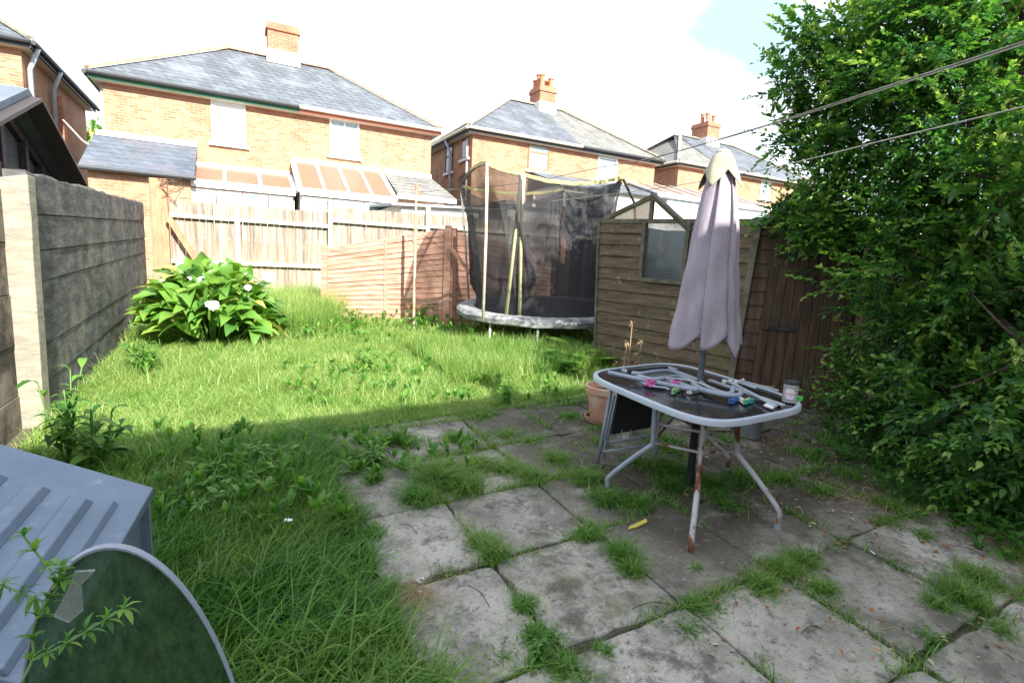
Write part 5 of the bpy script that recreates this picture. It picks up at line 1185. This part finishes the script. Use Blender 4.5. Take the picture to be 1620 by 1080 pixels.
# ================================================================= VEGETATION
def blades(pos, L, w, lean, k=3, coh=None):
    n = len(pos); az = rng.uniform(0, 2*math.pi, n)
    if coh is not None: az = coh+1.5*noise2(pos[:, 0], pos[:, 1], 1.3, 5.)+rng.normal(0, 1.15, n)
    d = np.stack([np.cos(az), np.sin(az), np.zeros(n)], -1)
    sd = np.stack([-np.sin(az), np.cos(az), np.zeros(n)], -1)
    tws = rng.uniform(-.8, .8, n)[:, None]; sd = sd*np.cos(tws)+d*np.sin(tws)
    t = np.linspace(0, 1, k+1); P = np.zeros((n, k+1, 2, 3))
    for i, s in enumerate(t):
        c = pos+d*(L*lean*s**1.7)[:, None]; c = c.copy(); c[:, 2] += L*s*(1-.42*lean*s**1.5)
        ww = w*(1-s)**.6*.5+.0002
        P[:, i, 0] = c-sd*ww[:, None]; P[:, i, 1] = c+sd*ww[:, None]
    return P
def fold_leaves(pos, d, up, L, w, droop=.25, k=4, fold=.35, prof=None, wave=0.):
    """broad leaves: centre line plus two edges; d unit direction, up approx normal"""
    n = len(pos); s_ = np.cross(d, up); s_ /= np.maximum(np.linalg.norm(s_, axis=1, keepdims=True), 1e-6); nn = np.cross(s_, d)
    prof = prof or [.12, .8, 1.0, .72, .03]; k = len(prof)-1; P = np.zeros((n, k+1, 3, 3))
    for i in range(k+1):
        s = i/k; c = pos+d*(L*s)[:, None]-nn*0; c = c+nn*(L*.12*math.sin(math.pi*s))[:, None]; c[:, 2] -= L*droop*s*s
        hw = (w*.5*prof[i])[:, None]; wv = nn*(rng.uniform(-wave, wave, n)*w)[:, None]
        P[:, i, 1] = c; P[:, i, 0] = c-s_*hw+nn*hw*fold+wv; P[:, i, 2] = c+s_*hw+nn*hw*fold-wv
    return P
def cat(L_): return np.concatenate(L_, 0)
def noise2(u, v, s, seed):
    return (np.sin(u*s+seed)*np.cos(v*s*1.3+seed*2)+.6*np.sin((u+v)*s*2.1+seed*3)+.4*np.cos((u-v)*s*3.7+seed))/2
def inlawn(u, v):
    edge = .56+.05*np.sin(v*5)+.04*np.sin(v*13)
    vb = 4.50+.02*(u-1)*2+.05*np.sin(u*6)
    ok = (u > UW+.03) & (((u < edge)) | (v > vb)) & (v < 12.2)
    fu = 1.5+(v-10.4)*-1.0
    ok &= ~((v > 9.0) & (u > 1.4) & (v > 10.5-(u-1.5)*.62-.1) & (u < 3.5) & (v < 12.5) & False)
    ok &= ~((u > 4.62) & (v < 6.2))
    return ok
def box_excl(u, v):  # footprint of the storage box
    X = u*CA-v*SA; Y = u*SA+v*CA
    return ~((X < -1.30) & (Y < 1.95)) & ~((X < -1.2) & (Y < 1.2))
def lawn():
    out = []; var = []
    def layer(n, ur, vr, Lr, w, lean, keep=None, vv=(0, 1), coh=None):
        u = rng.uniform(*ur, n); v = rng.uniform(*vr, n); ok = inlawn(u, v) & box_excl(u, v)
        if keep is not None: ok &= keep(u, v)
        u, v = u[ok], v[ok]; n = len(u)
        nn = noise2(u, v, 2.1, 1.0); L = rng.uniform(*Lr, n)*(1+.35*nn)*np.where(v < 4.3, 1, 1.0)
        pos = np.stack([u, v, gz(u, v)-.02], -1)
        out.append(blades(pos, L, rng.uniform(w*.6, w*1.25, n), rng.uniform(*lean, n), coh=coh))
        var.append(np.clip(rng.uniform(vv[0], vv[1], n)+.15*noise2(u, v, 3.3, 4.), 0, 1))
    # near shaded lawn: tall lush, the shade also put into darker blade colours
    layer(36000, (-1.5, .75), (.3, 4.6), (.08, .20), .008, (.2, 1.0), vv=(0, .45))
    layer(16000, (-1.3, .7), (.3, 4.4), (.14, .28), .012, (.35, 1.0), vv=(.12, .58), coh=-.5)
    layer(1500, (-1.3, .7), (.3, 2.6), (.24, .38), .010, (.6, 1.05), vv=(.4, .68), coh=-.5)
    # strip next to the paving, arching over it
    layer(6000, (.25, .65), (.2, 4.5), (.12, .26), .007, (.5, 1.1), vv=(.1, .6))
    # sunlit lawn: sunlight also put into the paler blade colours
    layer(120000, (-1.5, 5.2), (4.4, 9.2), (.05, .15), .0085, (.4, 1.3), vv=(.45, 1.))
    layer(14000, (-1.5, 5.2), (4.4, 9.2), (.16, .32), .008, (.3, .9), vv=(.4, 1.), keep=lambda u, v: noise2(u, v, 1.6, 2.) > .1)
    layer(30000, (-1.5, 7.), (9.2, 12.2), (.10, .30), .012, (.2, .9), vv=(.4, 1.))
    # taller growth by fence and under trampoline edge
    layer(16000, (0.2, 1.6), (9.0, 12.2), (.3, .75), .010, (.15, .7), vv=(.5, 1.))
    layer(16000, (2.2, 5.0), (5.4, 7.4), (.2, .42), .008, (.2, .7), vv=(.35, .95))
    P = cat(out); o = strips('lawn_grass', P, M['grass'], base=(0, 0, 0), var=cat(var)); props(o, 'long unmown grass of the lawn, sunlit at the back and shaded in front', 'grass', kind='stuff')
lawn()
def lawn_base():
    us = np.linspace(UW+.02, 5.2, 40); vs = np.linspace(4.55, 12.25, 50); U, V = np.meshgrid(us, vs)
    o = strips('lawn', np.stack([U, V, gz(U, V)-.008], -1)[None], M['thatch'], base=(0, 0, 0), smooth=True); props(o, kind='structure')
M['thatch'] = noisemat('mossy_thatch', [(.09, .13, .03), (.18, .24, .06), (.28, .30, .12)], 9, .95, .5)
lawn_base()
def joint_grass():
    out = []; var = []
    def add(u, v, Lr, w=.0065, lean=(.4, 1.3), vv=(0, .9)):
        n = len(u); pos = np.stack([u, v, gz(u, v)-.012], -1)
        out.append(blades(pos, rng.uniform(*Lr, n), rng.uniform(w*.6, w*1.2, n), rng.uniform(*lean, n))); var.append(rng.uniform(*vv, n))
    for u0 in ULINES:
        n = 2600; v = rng.uniform(0., 4.7, n); f = noise2(np.full(n, u0*3), v, 3.1, u0*7)+rng.uniform(-.3, .3, n); k = f > .12; v = v[k]
        add(u0+rng.normal(0, .022, len(v)), v, (.02, .10), .006)
    for v0 in VLINES+[4.5]:
        n = 3600; u = rng.uniform(.5, 5.4, n); f = noise2(u, np.full(n, v0*3), 3.3, v0*5)+rng.uniform(-.3, .3, n)+(.4 if v0 > 3.5 else 0); k = f > .1; u = u[k]
        add(u, v0+rng.normal(0, .022, len(u)), (.02, .10), .006)
    clumps = [(1150, 800, .12, 200, .09), (1060, 770, .12, 300, .11), (1400, 830, .08, 160, .07), (1340, 750, .15, 200, .09), (1460, 850, .06, 100, .08), (1085, 985, .10, 260, .035), (1130, 960, .08, 200, .035), (800, 1040, .10, 200, .03), (690, 1060, .10, 150, .03), (590, 760, .06, 140, .12), (590, 850, .05, 140, .12), (610, 940, .05, 140, .12), (600, 1010, .06, 160, .13), (1470, 1010, .07, 160, .06), (840, 700, .15, 200, .08), (900, 660, .15, 220, .09), (760, 660, .15, 260, .1), (1030, 690, .12, 200, .08), (700, 760, .16, 900, .20), (735, 775, .10, 450, .17), (660, 790, .10, 300, .15), (760, 740, .12, 350, .14), (800, 745, .10, 250, .12), (590, 735, .12, 300, .12), (560, 725, .12, 320, .12), (640, 700, .14, 300, .11), (720, 695, .13, 260, .1), (800, 690, .12, 200, .1), (880, 730, .12, 350, .12), (840, 755, .12, 260, .12),
              (930, 760, .13, 400, .13), (960, 790, .12, 350, .12), (1010, 800, .12, 260, .12), (780, 880, .07, 260, .13), (760, 860, .07, 160, .10), (985, 880, .07, 260, .12), (1000, 905, .06, 160, .10), (930, 850, .06, 160, .1), (830, 960, .045, 140, .08), (850, 1010, .06, 200, .08), (955, 1030, .035, 90, .06), (890, 1060, .08, 300, .07),
              (1240, 905, .10, 420, .10), (1200, 925, .10, 320, .09), (1270, 890, .08, 220, .1), (1300, 935, .06, 160, .09), (1090, 1000, .06, 160, .06), (1100, 960, .07, 160, .07), (1520, 950, .10, 320, .14), (1550, 920, .10, 220, .13), (1480, 960, .06, 100, .1), (1400, 800, .10, 220, .09), (1300, 780, .10, 180, .1), (1130, 770, .14, 400, .12), (1180, 760, .12, 250, .13), (1060, 745, .16, 400, .13), (1010, 735, .12, 200, .10), (1240, 760, .12, 160, .12), (1060, 700, .15, 200, .1), (1100, 900, .03, 60, .06), (1320, 700, .15, 160, .14), (1280, 720, .15, 200, .1), (1440, 790, .12, 260, .09), (1580, 1000, .08, 140, .08), (610, 700, .08, 200, .13), (575, 700, .08, 200, .12), (950, 700, .12, 150, .08), (1600, 880, .08, 100, .08)]
    for x, y, r, n, h in clumps:
        q = PG(x, y); n = int(n*1.8); r *= 1.15; rr = np.abs(rng.normal(0, r*.55, n)); a = rng.uniform(0, 6.283, n)
        add(q[0]+rr*np.cos(a), q[1]+rr*np.sin(a), (h*.35, h*1.15), .0075, (.5, 1.3), (0.05, .75))
    o = strips('joint_grass', cat(out), M['grass'], base=(0, 0, 0), var=cat(var)); props(o, 'tufts of grass growing from the joints of the paving slabs', 'grass', kind='stuff')
joint_grass()
def broad(name, centers, m, nleaf=(7, 13), L=(.08, .16), w=.35, elev=(.2, .9), prof=None, droop=.3, vv=(0, 1), fold=.3):
    out = []; var = []
    for c in centers:
        n = random.randint(*nleaf); az = rng.uniform(0, 6.283, n); el = rng.uniform(*elev, n); LL = rng.uniform(*L, n)
        d = np.stack([np.cos(az)*np.cos(el), np.sin(az)*np.cos(el), np.sin(el)], -1)
        pos = np.repeat(np.array(c)[None], n, 0)+d*(LL*.15)[:, None]
        out.append(fold_leaves(pos, d, np.repeat([[0, 0, 1.]], n, 0), LL, LL*w, droop, fold=fold, prof=prof)); var.append(rng.uniform(*vv, n))
    return cat(out), cat(var)
def ground_cover():
    C1 = []
    for _ in range(430):  # weeds along the red fence foot and trampoline edge
        x = random.uniform(450, 960); y = random.uniform(495, 545) if x < 740 else random.uniform(530, 560)
        q = PG(x, y); C1.append(q+(0, 0, random.uniform(.02, .22)))
    for _ in range(90):  # scattered in lawn near dandelion/dock patches
        x = random.uniform(250, 560); y = random.uniform(690, 850); q = PG(x, y)
        if inlawn(np.array([q[0]]), np.array([q[1]]))[0]: C1.append(q+(0, 0, random.uniform(.03, .16)))
    for _ in range(120):
        q = PG(random.uniform(450, 900), random.uniform(560, 650)); C1.append(q+(0, 0, random.uniform(.0, .1)))
    for _ in range(60):
        q = PG(random.uniform(490, 760), random.uniform(690, 760)); C1.append(q+(0, 0, .02))
    P, v = broad('w', C1, None, (5, 9), (.05, .12), .34, (.5, 1.4), vv=(.15, .85), droop=.08)
    o = strips('ground_weeds', P, M['weed'], base=(0, 0, 0), var=v, smooth=True); props(o, 'low broad-leaved weeds spread through the grass and along the fence foot', 'weeds', kind='stuff')
    # dark low cover under the tree
    C2 = []
    for _ in range(900):
        f = random.random(); q = PG(1300+f*330+random.uniform(-50, 60), 690+f*180+random.uniform(-40, 40)); C2.append(q+(random.uniform(0, .5), 0, random.uniform(0, .12)))
    P, v = broad('w', C2, None, (3, 6), (.03, .08), .4, (0, 1.2), vv=(0, .5))
    o = strips('ivy_cover', P, M['weed'], base=(0, 0, 0), var=v); props(o, 'dark low ground cover under the tree at the right edge of the paving', 'ground cover', kind='stuff')
ground_cover()
def litter():
    n = 2600; f = rng.random(n); x = rng.uniform(1080, 1660, n); y = rng.uniform(690, 1060, n)
    pos = []; 
    for i in range(n):
        wgt = math.exp(-((y[i]-(700+(x[i]-1150)*.3))/70)**2)
        if rng.random() > wgt+.07: continue
        pos.append(PG(x[i], y[i], .014))
    pos = np.array(pos); n = len(pos); az = rng.uniform(0, 6.28, n); d = np.stack([np.cos(az), np.sin(az), rng.uniform(-.1, .25, n)], -1)
    up = np.stack([rng.uniform(-.3, .3, n), rng.uniform(-.3, .3, n), np.ones(n)], -1); L = rng.uniform(.012, .042, n)
    P = fold_leaves(pos, d, up, L, L*.4, 0., fold=.5); m = leafmat('fallen_leaves', [(.12, .05, .025), (.28, .11, .05), (.36, .24, .12), (.5, .45, .3)], .1, .8)
    o = strips('leaf_litter', P, m, base=(0, 0, 0)); props(o, 'fallen brown and straw-coloured leaves scattered on the shaded paving', 'leaf litter', kind='stuff')
    # dry grass wisp patch
    c = PG(655, 945, .01); n = 260; r = np.abs(rng.normal(0, .06, n)); a = rng.uniform(0, 6.28, n); pos = np.stack([c[0]+r*np.cos(a), c[1]+r*np.sin(a), np.full(n, c[2])], -1)
    n2 = 420; c2 = [PG(1390, 795), PG(1330, 790), PG(1340, 700), PG(1230, 700), PG(1560, 850)]; q = np.array([c2[i % 5] for i in range(n2)])+rng.normal(0, .09, (n2, 3))*np.array([1, 1, 0])
    pos = np.concatenate([pos, q+(0, 0, .01)]); n = len(pos)
    P = blades(pos, rng.uniform(.03, .10, n), rng.uniform(.002, .003, n), rng.uniform(1.6, 2.6, n)); P[..., 2] = np.clip(P[..., 2], None, (pos[:, 2]+.03)[:, None, None])
    o = strips('dry_grass', P, M['straw'], base=(0, 0, 0)); props(o, 'wisps of dead straw-coloured grass lying on the paving', 'dry grass', kind='stuff')
litter()
def stick(x0, y0, x1, y1, lab, r=.004):
    p, q = PG(x0, y0, .018), PG(x1, y1, .02); m_ = (p+q)/2+(.01, .01, .012); b = MB(); bent(b, [p, m_, q], r*.6, 5); b.tube([m_, m_+(q-p)*.15+(.01, -.012, .004)], r*.35, 5)
    o = b.build('twig', M['bark'], base=tuple(p)); props(o, lab, 'twig')
for a_ in [(632, 828, 660, 843, 'forked twig on the slab nearest the long grass'), (1268, 1000, 1300, 993, 'short dark twig alone on the pale slab at bottom right'), (1000, 962, 1060, 955, 'thin twig across the slab joint below the table leg'), (1155, 1030, 1200, 1060, 'twig among debris at the bottom edge of the paving'), (1500, 862, 1560, 880, 'curved bark sliver on the slab at far right'), (740, 925, 775, 960, 'bent twig on the dark slab left of the weedy joint')]: stick(*a_)
def lily():
    c = PG(335, 545); c = c+(0, .35, 0); c[2] = gz(c[0], c[1])
    root = thing('arum_lily', 'big clump of glossy arum lily leaves with white blooms beside the grey wall', 'plant', c)
    n = 520; az = rng.uniform(0, 6.283, n); rr = np.sqrt(rng.random(n)); el = rng.uniform(-.15, 1.15, n)
    # clump as a dome 1.0 wide, .85 high, elongated along the image x direction
    X = rr*np.cos(az)*.86; Yy = rr*np.sin(az)*.75; hh = (1-rr**2)**.45*rng.uniform(.45, 1.08, n)*.95+.12
    du, dv = X*CA+Yy*SA, -X*SA+Yy*CA
    pos = np.stack([c[0]+du, c[1]+dv, c[2]+hh], -1)
    out = np.stack([du, dv, np.full(n, .25)], -1)+rng.normal(0, .35, (n, 3)); out[:, 2] += (1-rr)*1.1; out /= np.linalg.norm(out, axis=1, keepdims=True)
    L = rng.uniform(.28, .52, n); P = fold_leaves(pos-out*(L*.3)[:, None], out, np.repeat([[0, 0, 1.]], n, 0)+rng.normal(0, .4, (n, 3)), L, L*.5, .22, prof=[.10, .72, 1.0, .92, .68, .36, .02], fold=.3, wave=.06)
    v = np.clip(rng.beta(2, 2.4, n)*.72, 0, .70); v[rng.random(n) < .06] = .95
    strips('leaves', P, M['lily'], root, var=v, smooth=True)
    b = MB()
    for i in range(0, n, 2): bent(b, [(c[0]+du[i]*.35, c[1]+dv[i]*.35, c[2]-.02), (c[0]+du[i]*.7, c[1]+dv[i]*.7, c[2]+hh[i]*.6), tuple(pos[i])], .008, 5, 3)
    b.build('stems', M['lily_stem'], root, smooth=True)
    cam_d = np.array([0, 0, H])
    for (x, y, s, Y) in ((294, 424, .14, 7.9), (308, 438, .12, 7.6), (335, 483, .09, 6.9), (425, 438, .11, 8.3), (330, 418, .09, 8.0), (392, 455, .06, 7.4)):
        p = PY(x, y, Y); k = 11; az = np.linspace(0, 6.283, k, endpoint=False); el = .35+.25*np.sin(az*2+1)
        ax = cam_d-p; ax /= np.linalg.norm(ax); ax = ax*.75+np.array([0, 0, .7]); ax /= np.linalg.norm(ax); e1 = np.cross(ax, [0, 0, 1.]); e1 /= np.linalg.norm(e1); e2 = np.cross(ax, e1)
        d = np.cos(az)[:, None]*e1+np.sin(az)[:, None]*e2*.8+ax*el[:, None]; d /= np.linalg.norm(d, axis=1, keepdims=True)
        L = np.full(k, s)*rng.uniform(.8, 1.15, k); fl = strips('bloom', fold_leaves(np.repeat(p[None], k, 0), d, np.repeat([ax], k, 0), L, L*.95, .15, fold=.05, prof=[.3, .9, 1., .8, .1]), M['petal'], root, smooth=True)
        b = MB(); b.tube([p, p+ax*s*.5], .008, 6); b.build('spadix', M['pegy'], fl)
M['lily_stem'] = plain('lily_stem', (.10, .2, .05), .5); M['petal_p'] = plain('lily_petal', (.8, .8, .75), .5); M['pegy'] = plain('spadix', (.5, .45, .12), .6)
lily()
def weed_plant(x, y, h, nst, label, spread=.25, L=(.10, .22), name='dock_plant', catn='plant', w=.36, vv=(0, .8), Y=None, mat='weed', wv=.05):
    c = PG(x, y); c[2] = gz(c[0], c[1]); root = thing(name, label, catn, c); b = MB(); out = []; var = []
    for s in range(nst):
        a = random.uniform(0, 6.28); t = c+np.array([math.cos(a)*spread*random.random(), math.sin(a)*spread*random.random(), h*random.uniform(.55, 1)]); m_ = (c+t)/2+(random.uniform(-.03, .03), 0, .03)
        bent(b, [c, m_, t], .005, 5, 3); k = random.randint(6, 10)
        f = np.linspace(.2, 1, k)[:, None]; pos = c*(1-f)+t*f; az = np.arange(k)*2.4+a; el = rng.uniform(.0, .8, k)
        d = np.stack([np.cos(az)*np.cos(el), np.sin(az)*np.cos(el), np.sin(el)], -1); LL = rng.uniform(*L, k)*(1.1-.5*f[:, 0])
        out.append(fold_leaves(pos, d, np.repeat([[0, 0, 1.]], k, 0), LL, LL*w, .35, fold=.25, wave=wv)); var.append(rng.uniform(*vv, k))
    b.build('stems', M['lily_stem'], root, smooth=True); strips('leaves', cat(out), M[mat], root, var=cat(var), smooth=True)
    return root
weed_plant(108, 740, .75, 6, 'tall leafy weed growing at the foot of the pale concrete post', .25, (.14, .28))
weed_plant(160, 745, .5, 6, 'bushy dock weed behind the storage box', .3, (.14, .26))
weed_plant(235, 590, .4, 8, 'leafy weed between the grey wall and the lily clump', .35, (.12, .24), vv=(.2, 1))
weed_plant(800, 636, .26, 4, 'sunlit broad-leaved dock at the edge of the paving', .12, (.10, .18), vv=(.3, 1))
weed_plant(585, 590, .28, 5, 'sunlit dock plant in the middle of the lawn', .2, (.12, .2), vv=(.3, 1))
weed_plant(590, 735, .14, 5, 'low dock rosette at the corner of the back slab', .12, (.09, .15))
weed_plant(850, 1045, .09, 5, 'small fresh weed in the slab joint at bottom centre', .06, (.04, .07), vv=(.2, .8))
weed_plant(330, 795, .22, 9, 'patch of upright dock leaves in the shaded lawn by the storage box', .4, (.10, .17), vv=(.2, .9))
weed_plant(420, 740, .2, 9, 'upright pale green dock leaves in the shaded lawn near the sun line', .35, (.10, .17), vv=(.4, 1))
weed_plant(660, 515, .5, 6, 'tall weed at the foot of the clothes pole', .3, (.14, .26), vv=(.3, 1))
weed_plant(560, 520, .45, 6, 'broad weed at the foot of the red slatted panel', .3, (.12, .24), vv=(.3, 1))
weed_plant(1555, 795, .75, 5, 'tall pale-leaved weed in front of the tree at the right', .15, (.10, .17), w=.3, vv=(.2, .7))
weed_plant(1445, 760, .3, 5, 'small dark leafy weed at the foot of the tree', .2, (.07, .12), vv=(0, .5))
# dead flower stalks in the pot
c = PG(965, 655); root = thing('dead_stalks', 'dry brown flower stalks rising before the shed from behind the pot', 'plant', c); b = MB(); tips = []
for (x0, y0, x1, y1) in ((985, 600, 1000, 512), (1005, 600, 1014, 541), (975, 610, 992, 542), (1008, 590, 1010, 560), (966, 600, 974, 575)):
    p, q = PY(x0, y0+40, 5.0), PY(x1, y1, 5.0); bent(b, [p, (p+q)/2+(.01, 0, 0), q], .005, 5, 4); tips.append(q); tips.append((p+q*2)/3)
b.build('stalks', plain('straw_plain', (.35, .24, .14), .8), root)
for tp in tips: P, v = broad('d', [tp], None, (8, 14), (.02, .05), .5, (-.6, 1.), droop=.4); strips('dry_head', P, M['straw'], root, var=v)
def fern(x, y, label, L=(.35, .6), n=14):
    c = PG(x, y); c[2] = gz(c[0], c[1])+.02; root = thing('fern', label, 'fern', c); out = []; b = MB(); var = []
    for i in range(n):
        a = random.uniform(0, 6.28); ln = random.uniform(*L); el = random.uniform(.5, 1.2); pts = []
        for s in np.linspace(0, 1, 9):
            hx = ln*s*math.cos(el*(1-.6*s)); pts.append(c+np.array([math.cos(a)*hx, math.sin(a)*hx, ln*s*math.sin(el)*(1-.45*s)]))
        b.tube(pts, [.004*(1-.8*j/8) for j in range(9)], 5); pts = np.array(pts)
        k = 26; f = np.linspace(.12, .99, k); ip = np.array([[np.interp(t*8, range(9), pts[:, j]) for j in range(3)] for t in f]); tn = np.gradient(ip, axis=0); tn /= np.linalg.norm(tn, axis=1, keepdims=True)
        sd = np.cross(tn, [0, 0, 1.]); sd /= np.linalg.norm(sd, axis=1, keepdims=True); LL = .13*np.sin(np.pi*np.clip(f*.9+.08, 0, 1))**.8*ln/.5
        for sgn in (-1, 1):
            d = sd*sgn+tn*.45; d /= np.linalg.norm(d, axis=1, keepdims=True); out.append(fold_leaves(ip, d, np.repeat([[0, 0, 1.]], k, 0), LL+.01, np.full(k, .022), .15, fold=.1)); var.append(np.full(k, random.random()))
    b.build('stems', M['lily_stem'], root); strips('fronds', cat(out), M['weed'], root, var=cat(var))
fern(925, 575, 'green fern at the corner where the shed meets the trampoline', (.4, .65), 20)
fern(860, 572, 'pale fern under the front edge of the trampoline', (.25, .45), 14)
fern(905, 590, 'low fern spreading in the grass left of the shed', (.25, .45), 12)
# cleavers stems over the storage box
def cleavers(pts, label):
    Q = [PY(*p) for p in pts]; root = thing('cleavers_stem', label, 'plant', Q[0]); b = MB(); bent(b, Q, .0022, 5, 6); b.build('stem', M['lily_stem'], root); out = []
    V_ = np.array(Q); tot = len(V_)-1
    for t in np.linspace(.15, 1, 2+tot):
        i = min(int(t*tot), tot-1); c = V_[i]*(1-(t*tot-i))+V_[i+1]*(t*tot-i); ax = V_[i+1]-V_[i]; ax /= np.linalg.norm(ax); k = 7
        s1 = np.cross(ax, [0, 0, 1.]); s1 /= np.linalg.norm(s1); s2 = np.cross(ax, s1); a = np.arange(k)*6.283/k+random.random()
        d = np.cos(a)[:, None]*s1+np.sin(a)[:, None]*s2+ax*.5; d /= np.linalg.norm(d, axis=1, keepdims=True); L = rng.uniform(.018, .034, k); out.append(fold_leaves(np.repeat(c[None], k, 0), d, np.repeat([[0, .2, 1.]], k, 0), L, L*.3, .1))
    strips('leaves', cat(out), M['weed'], root)
cleavers([(30, 1085, .80), (52, 1040, .84), (52, 995, .86), (75, 950, .88), (92, 922, .90), (62, 880, .92), (38, 848, .93)], 'cleavers stem climbing over the ribbed lid at the far left')
cleavers([(50, 1045, .82), (100, 1020, .81), (150, 990, .80), (195, 963, .80)], 'cleavers stem crossing in front of the green glass')
cleavers([(-10, 920, .9), (40, 940, .89), (75, 955, .88)], 'short cleavers stem entering from the left edge over the box')
cleavers([(88, 925, .9), (100, 915, .9), (97, 897, .9)], 'tiny cleavers tip beside the torn film')
# ---- palm-like tree beyond the houses
c = PY(152, 235, 27); root = thing('cordyline_tree', 'spiky green tree seen in the gap left of the nearest brick house', 'tree', (c[0], c[1], gz(c[0], c[1])))
b = MB(); b.tube([(c[0], c[1], 0), tuple(c)], .15, 8); b.build('trunk', M['bark'], root)
n = 500; d = rng.normal(0, 1, (n, 3)); d /= np.linalg.norm(d, axis=1, keepdims=True); pos = np.repeat(c[None], n, 0)+rng.normal(0, .45, (n, 3))+(0, 0, .2)
strips('crown', fold_leaves(pos, d, np.repeat([[0, 0, 1.]], n, 0), rng.uniform(.7, 1.2, n), np.full(n, .12), .5), M['lily'], root)
# ---- the big tree at the right
def tree():
    base = PG(1500, 745)+np.array([.55, .25, 0]); base[2] = gz(base[0], base[1])
    root = thing('privet_tree', 'large dense leafy privet tree overhanging the shed along the right side', 'tree', base)
    blobs = [(1275, 75, 5.2, .14), (1262, 120, 5.2, .12), (1290, 60, 5.2, .12), (1340, 110, 5.1, .3), (1500, 400, 4.6, .8), (1400, 320, 4.9, .6), (1520, 180, 4.4, .8), (1500, 560, 4.3, .6), (1600, 640, 3.8, .6), (1580, 800, 3.45, .3), (1530, 50, 4.3, 1.0), (1470, 60, 4.7, .7), (1400, 150, 4.8, .75), (1345, 215, 5.0, .62), (1300, 265, 5.2, .36), (1365, 150, 5.1, .42), (1325, 110, 5.2, .22), (1430, 250, 4.6, .8), (1285, 350, 5.3, .34), (1350, 350, 5.0, .5), (1420, 400, 4.7, .7), (1445, 500, 4.4, .62), (1560, 430, 3.9, .9), (1360, 600, 4.7, .34), (1430, 620, 4.2, .5), (1390, 660, 4.3, .3), (1540, 650, 3.7, .6), (1640, 560, 3.2, .8),
             (1600, 290, 3.8, .9), (1600, 120, 3.9, .95), (1650, 720, 3.0, .5), (1570, 740, 3.5, .35), (1425, 20, 5, .4), (1620, 0, 4.2, 1.2), (1700, 400, 3.6, 1.0), (1560, -120, 4.9, 1.0), (1640, -180, 4.4, 1.2),
             (1800, 250, 4.2, 1.3), (1650, 250, 5.2, 1.4), (1800, 550, 4.0, 1.2), (1560, 520, 5.0, 1.0), (1500, 300, 5.6, 1.1), (1480, 140, 5.8, 1.0), (1850, 50, 4.6, 1.3), (1480, 620, 4.9, .6), (1240, 345, 5.4, .16), (1265, 225, 5.2, .26), (1250, 200, 5.2, .18)]
    cs = []; T = []
    for (x, y, Y, r) in blobs:
        c = PY(x, y, Y); cs.append((c, r)); n = int(270*r*r*1.0)+34; r = max(.1, r-.2)
        if x > 1660 or Y > 5.5: n = int(n*.6)
        m = int(30*(r+.2)**2)+5; sd_ = rng.normal(0, 1, (m, 3)); sd_ /= np.linalg.norm(sd_, axis=1, keepdims=True); sr_ = r*rng.uniform(.72, 1.12, m)
        pick = rng.integers(0, m, n); o_ = c+sd_[pick]*sr_[pick][:, None]+rng.normal(0, .075+.03*r, (n, 3)); d = sd_[pick]; k_ = int(n*.22)
        q_ = rng.normal(0, 1, (k_, 3)); o_[:k_] = c+q_/np.linalg.norm(q_, axis=1, keepdims=True)*r*rng.uniform(.3, .8, k_)[:, None]
        T.append(np.concatenate([o_, d+np.array([0, 0, .3])+rng.normal(0, .33, (n, 3))], 1))
    T = cat(T); g = T[:, 2] > gz(T[:, 0], T[:, 1])+.12; T = T[g]
    n = len(T); o_ = T[:, :3]; d = T[:, 3:]; d /= np.linalg.norm(d, axis=1, keepdims=True); Lt = rng.uniform(.18, .42, n)
    s1 = np.cross(d, [0, 0, 1.]); s1 /= np.maximum(np.linalg.norm(s1, axis=1, keepdims=True), 1e-5)
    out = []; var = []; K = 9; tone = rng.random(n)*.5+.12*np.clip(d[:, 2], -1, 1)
    for k in range(K):
        f = .1+.9*k/(K-1); droop = np.array([0, 0, -1.])*(.18*f*f*Lt)[:, None]; c = o_+d*(Lt*f)[:, None]+droop
        for sgn in (-1, 1):
            roll = rng.uniform(-.6, .6, n)[:, None]; sd = s1*np.cos(roll)+np.cross(d, s1)*np.sin(roll)
            dd = sd*sgn*(1-.5*f)+d*(.5+.6*f)+rng.normal(0, .22, (n, 3)); dd /= np.linalg.norm(dd, axis=1, keepdims=True); L = rng.uniform(.036, .084, n)*(1-.25*f)
            up = np.array([0, 0, 1.])+rng.normal(0, .45, (n, 3))
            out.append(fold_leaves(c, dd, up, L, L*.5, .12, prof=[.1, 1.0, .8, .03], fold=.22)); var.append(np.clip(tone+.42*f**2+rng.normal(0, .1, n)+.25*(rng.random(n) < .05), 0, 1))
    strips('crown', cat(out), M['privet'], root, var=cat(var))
    b = MB()
    main = [(c, r) for c, r in cs if r > .5]
    top = base+(0, 0, 1.2)
    for s in range(4):
        a = s*1.6; p = base+(math.cos(a)*.12, math.sin(a)*.12, -.05); b.tube([p, p*.5+top*.5+(math.cos(a)*.1, 0, 0), top+(math.cos(a)*.25, math.sin(a)*.25, 0)], [.07, .055, .045], 8)
    b.build('trunk', M['bark'], root, smooth=True)
    b = MB()
    for c, r in main:
        m_ = (top+c)/2+rng.normal(0, .05, 3); bent(b, [top, m_, c], .022, 6, 4)
        for _ in range(6):
            q_ = rng.normal(0, 1, 3); e = c+q_/np.linalg.norm(q_)*r*.6; b.tube([c, (c+e)/2+rng.normal(0, .04, 3), e], [.012, .009, .004], 5)
    b.build('branches', M['bark'], root, smooth=True)
tree()
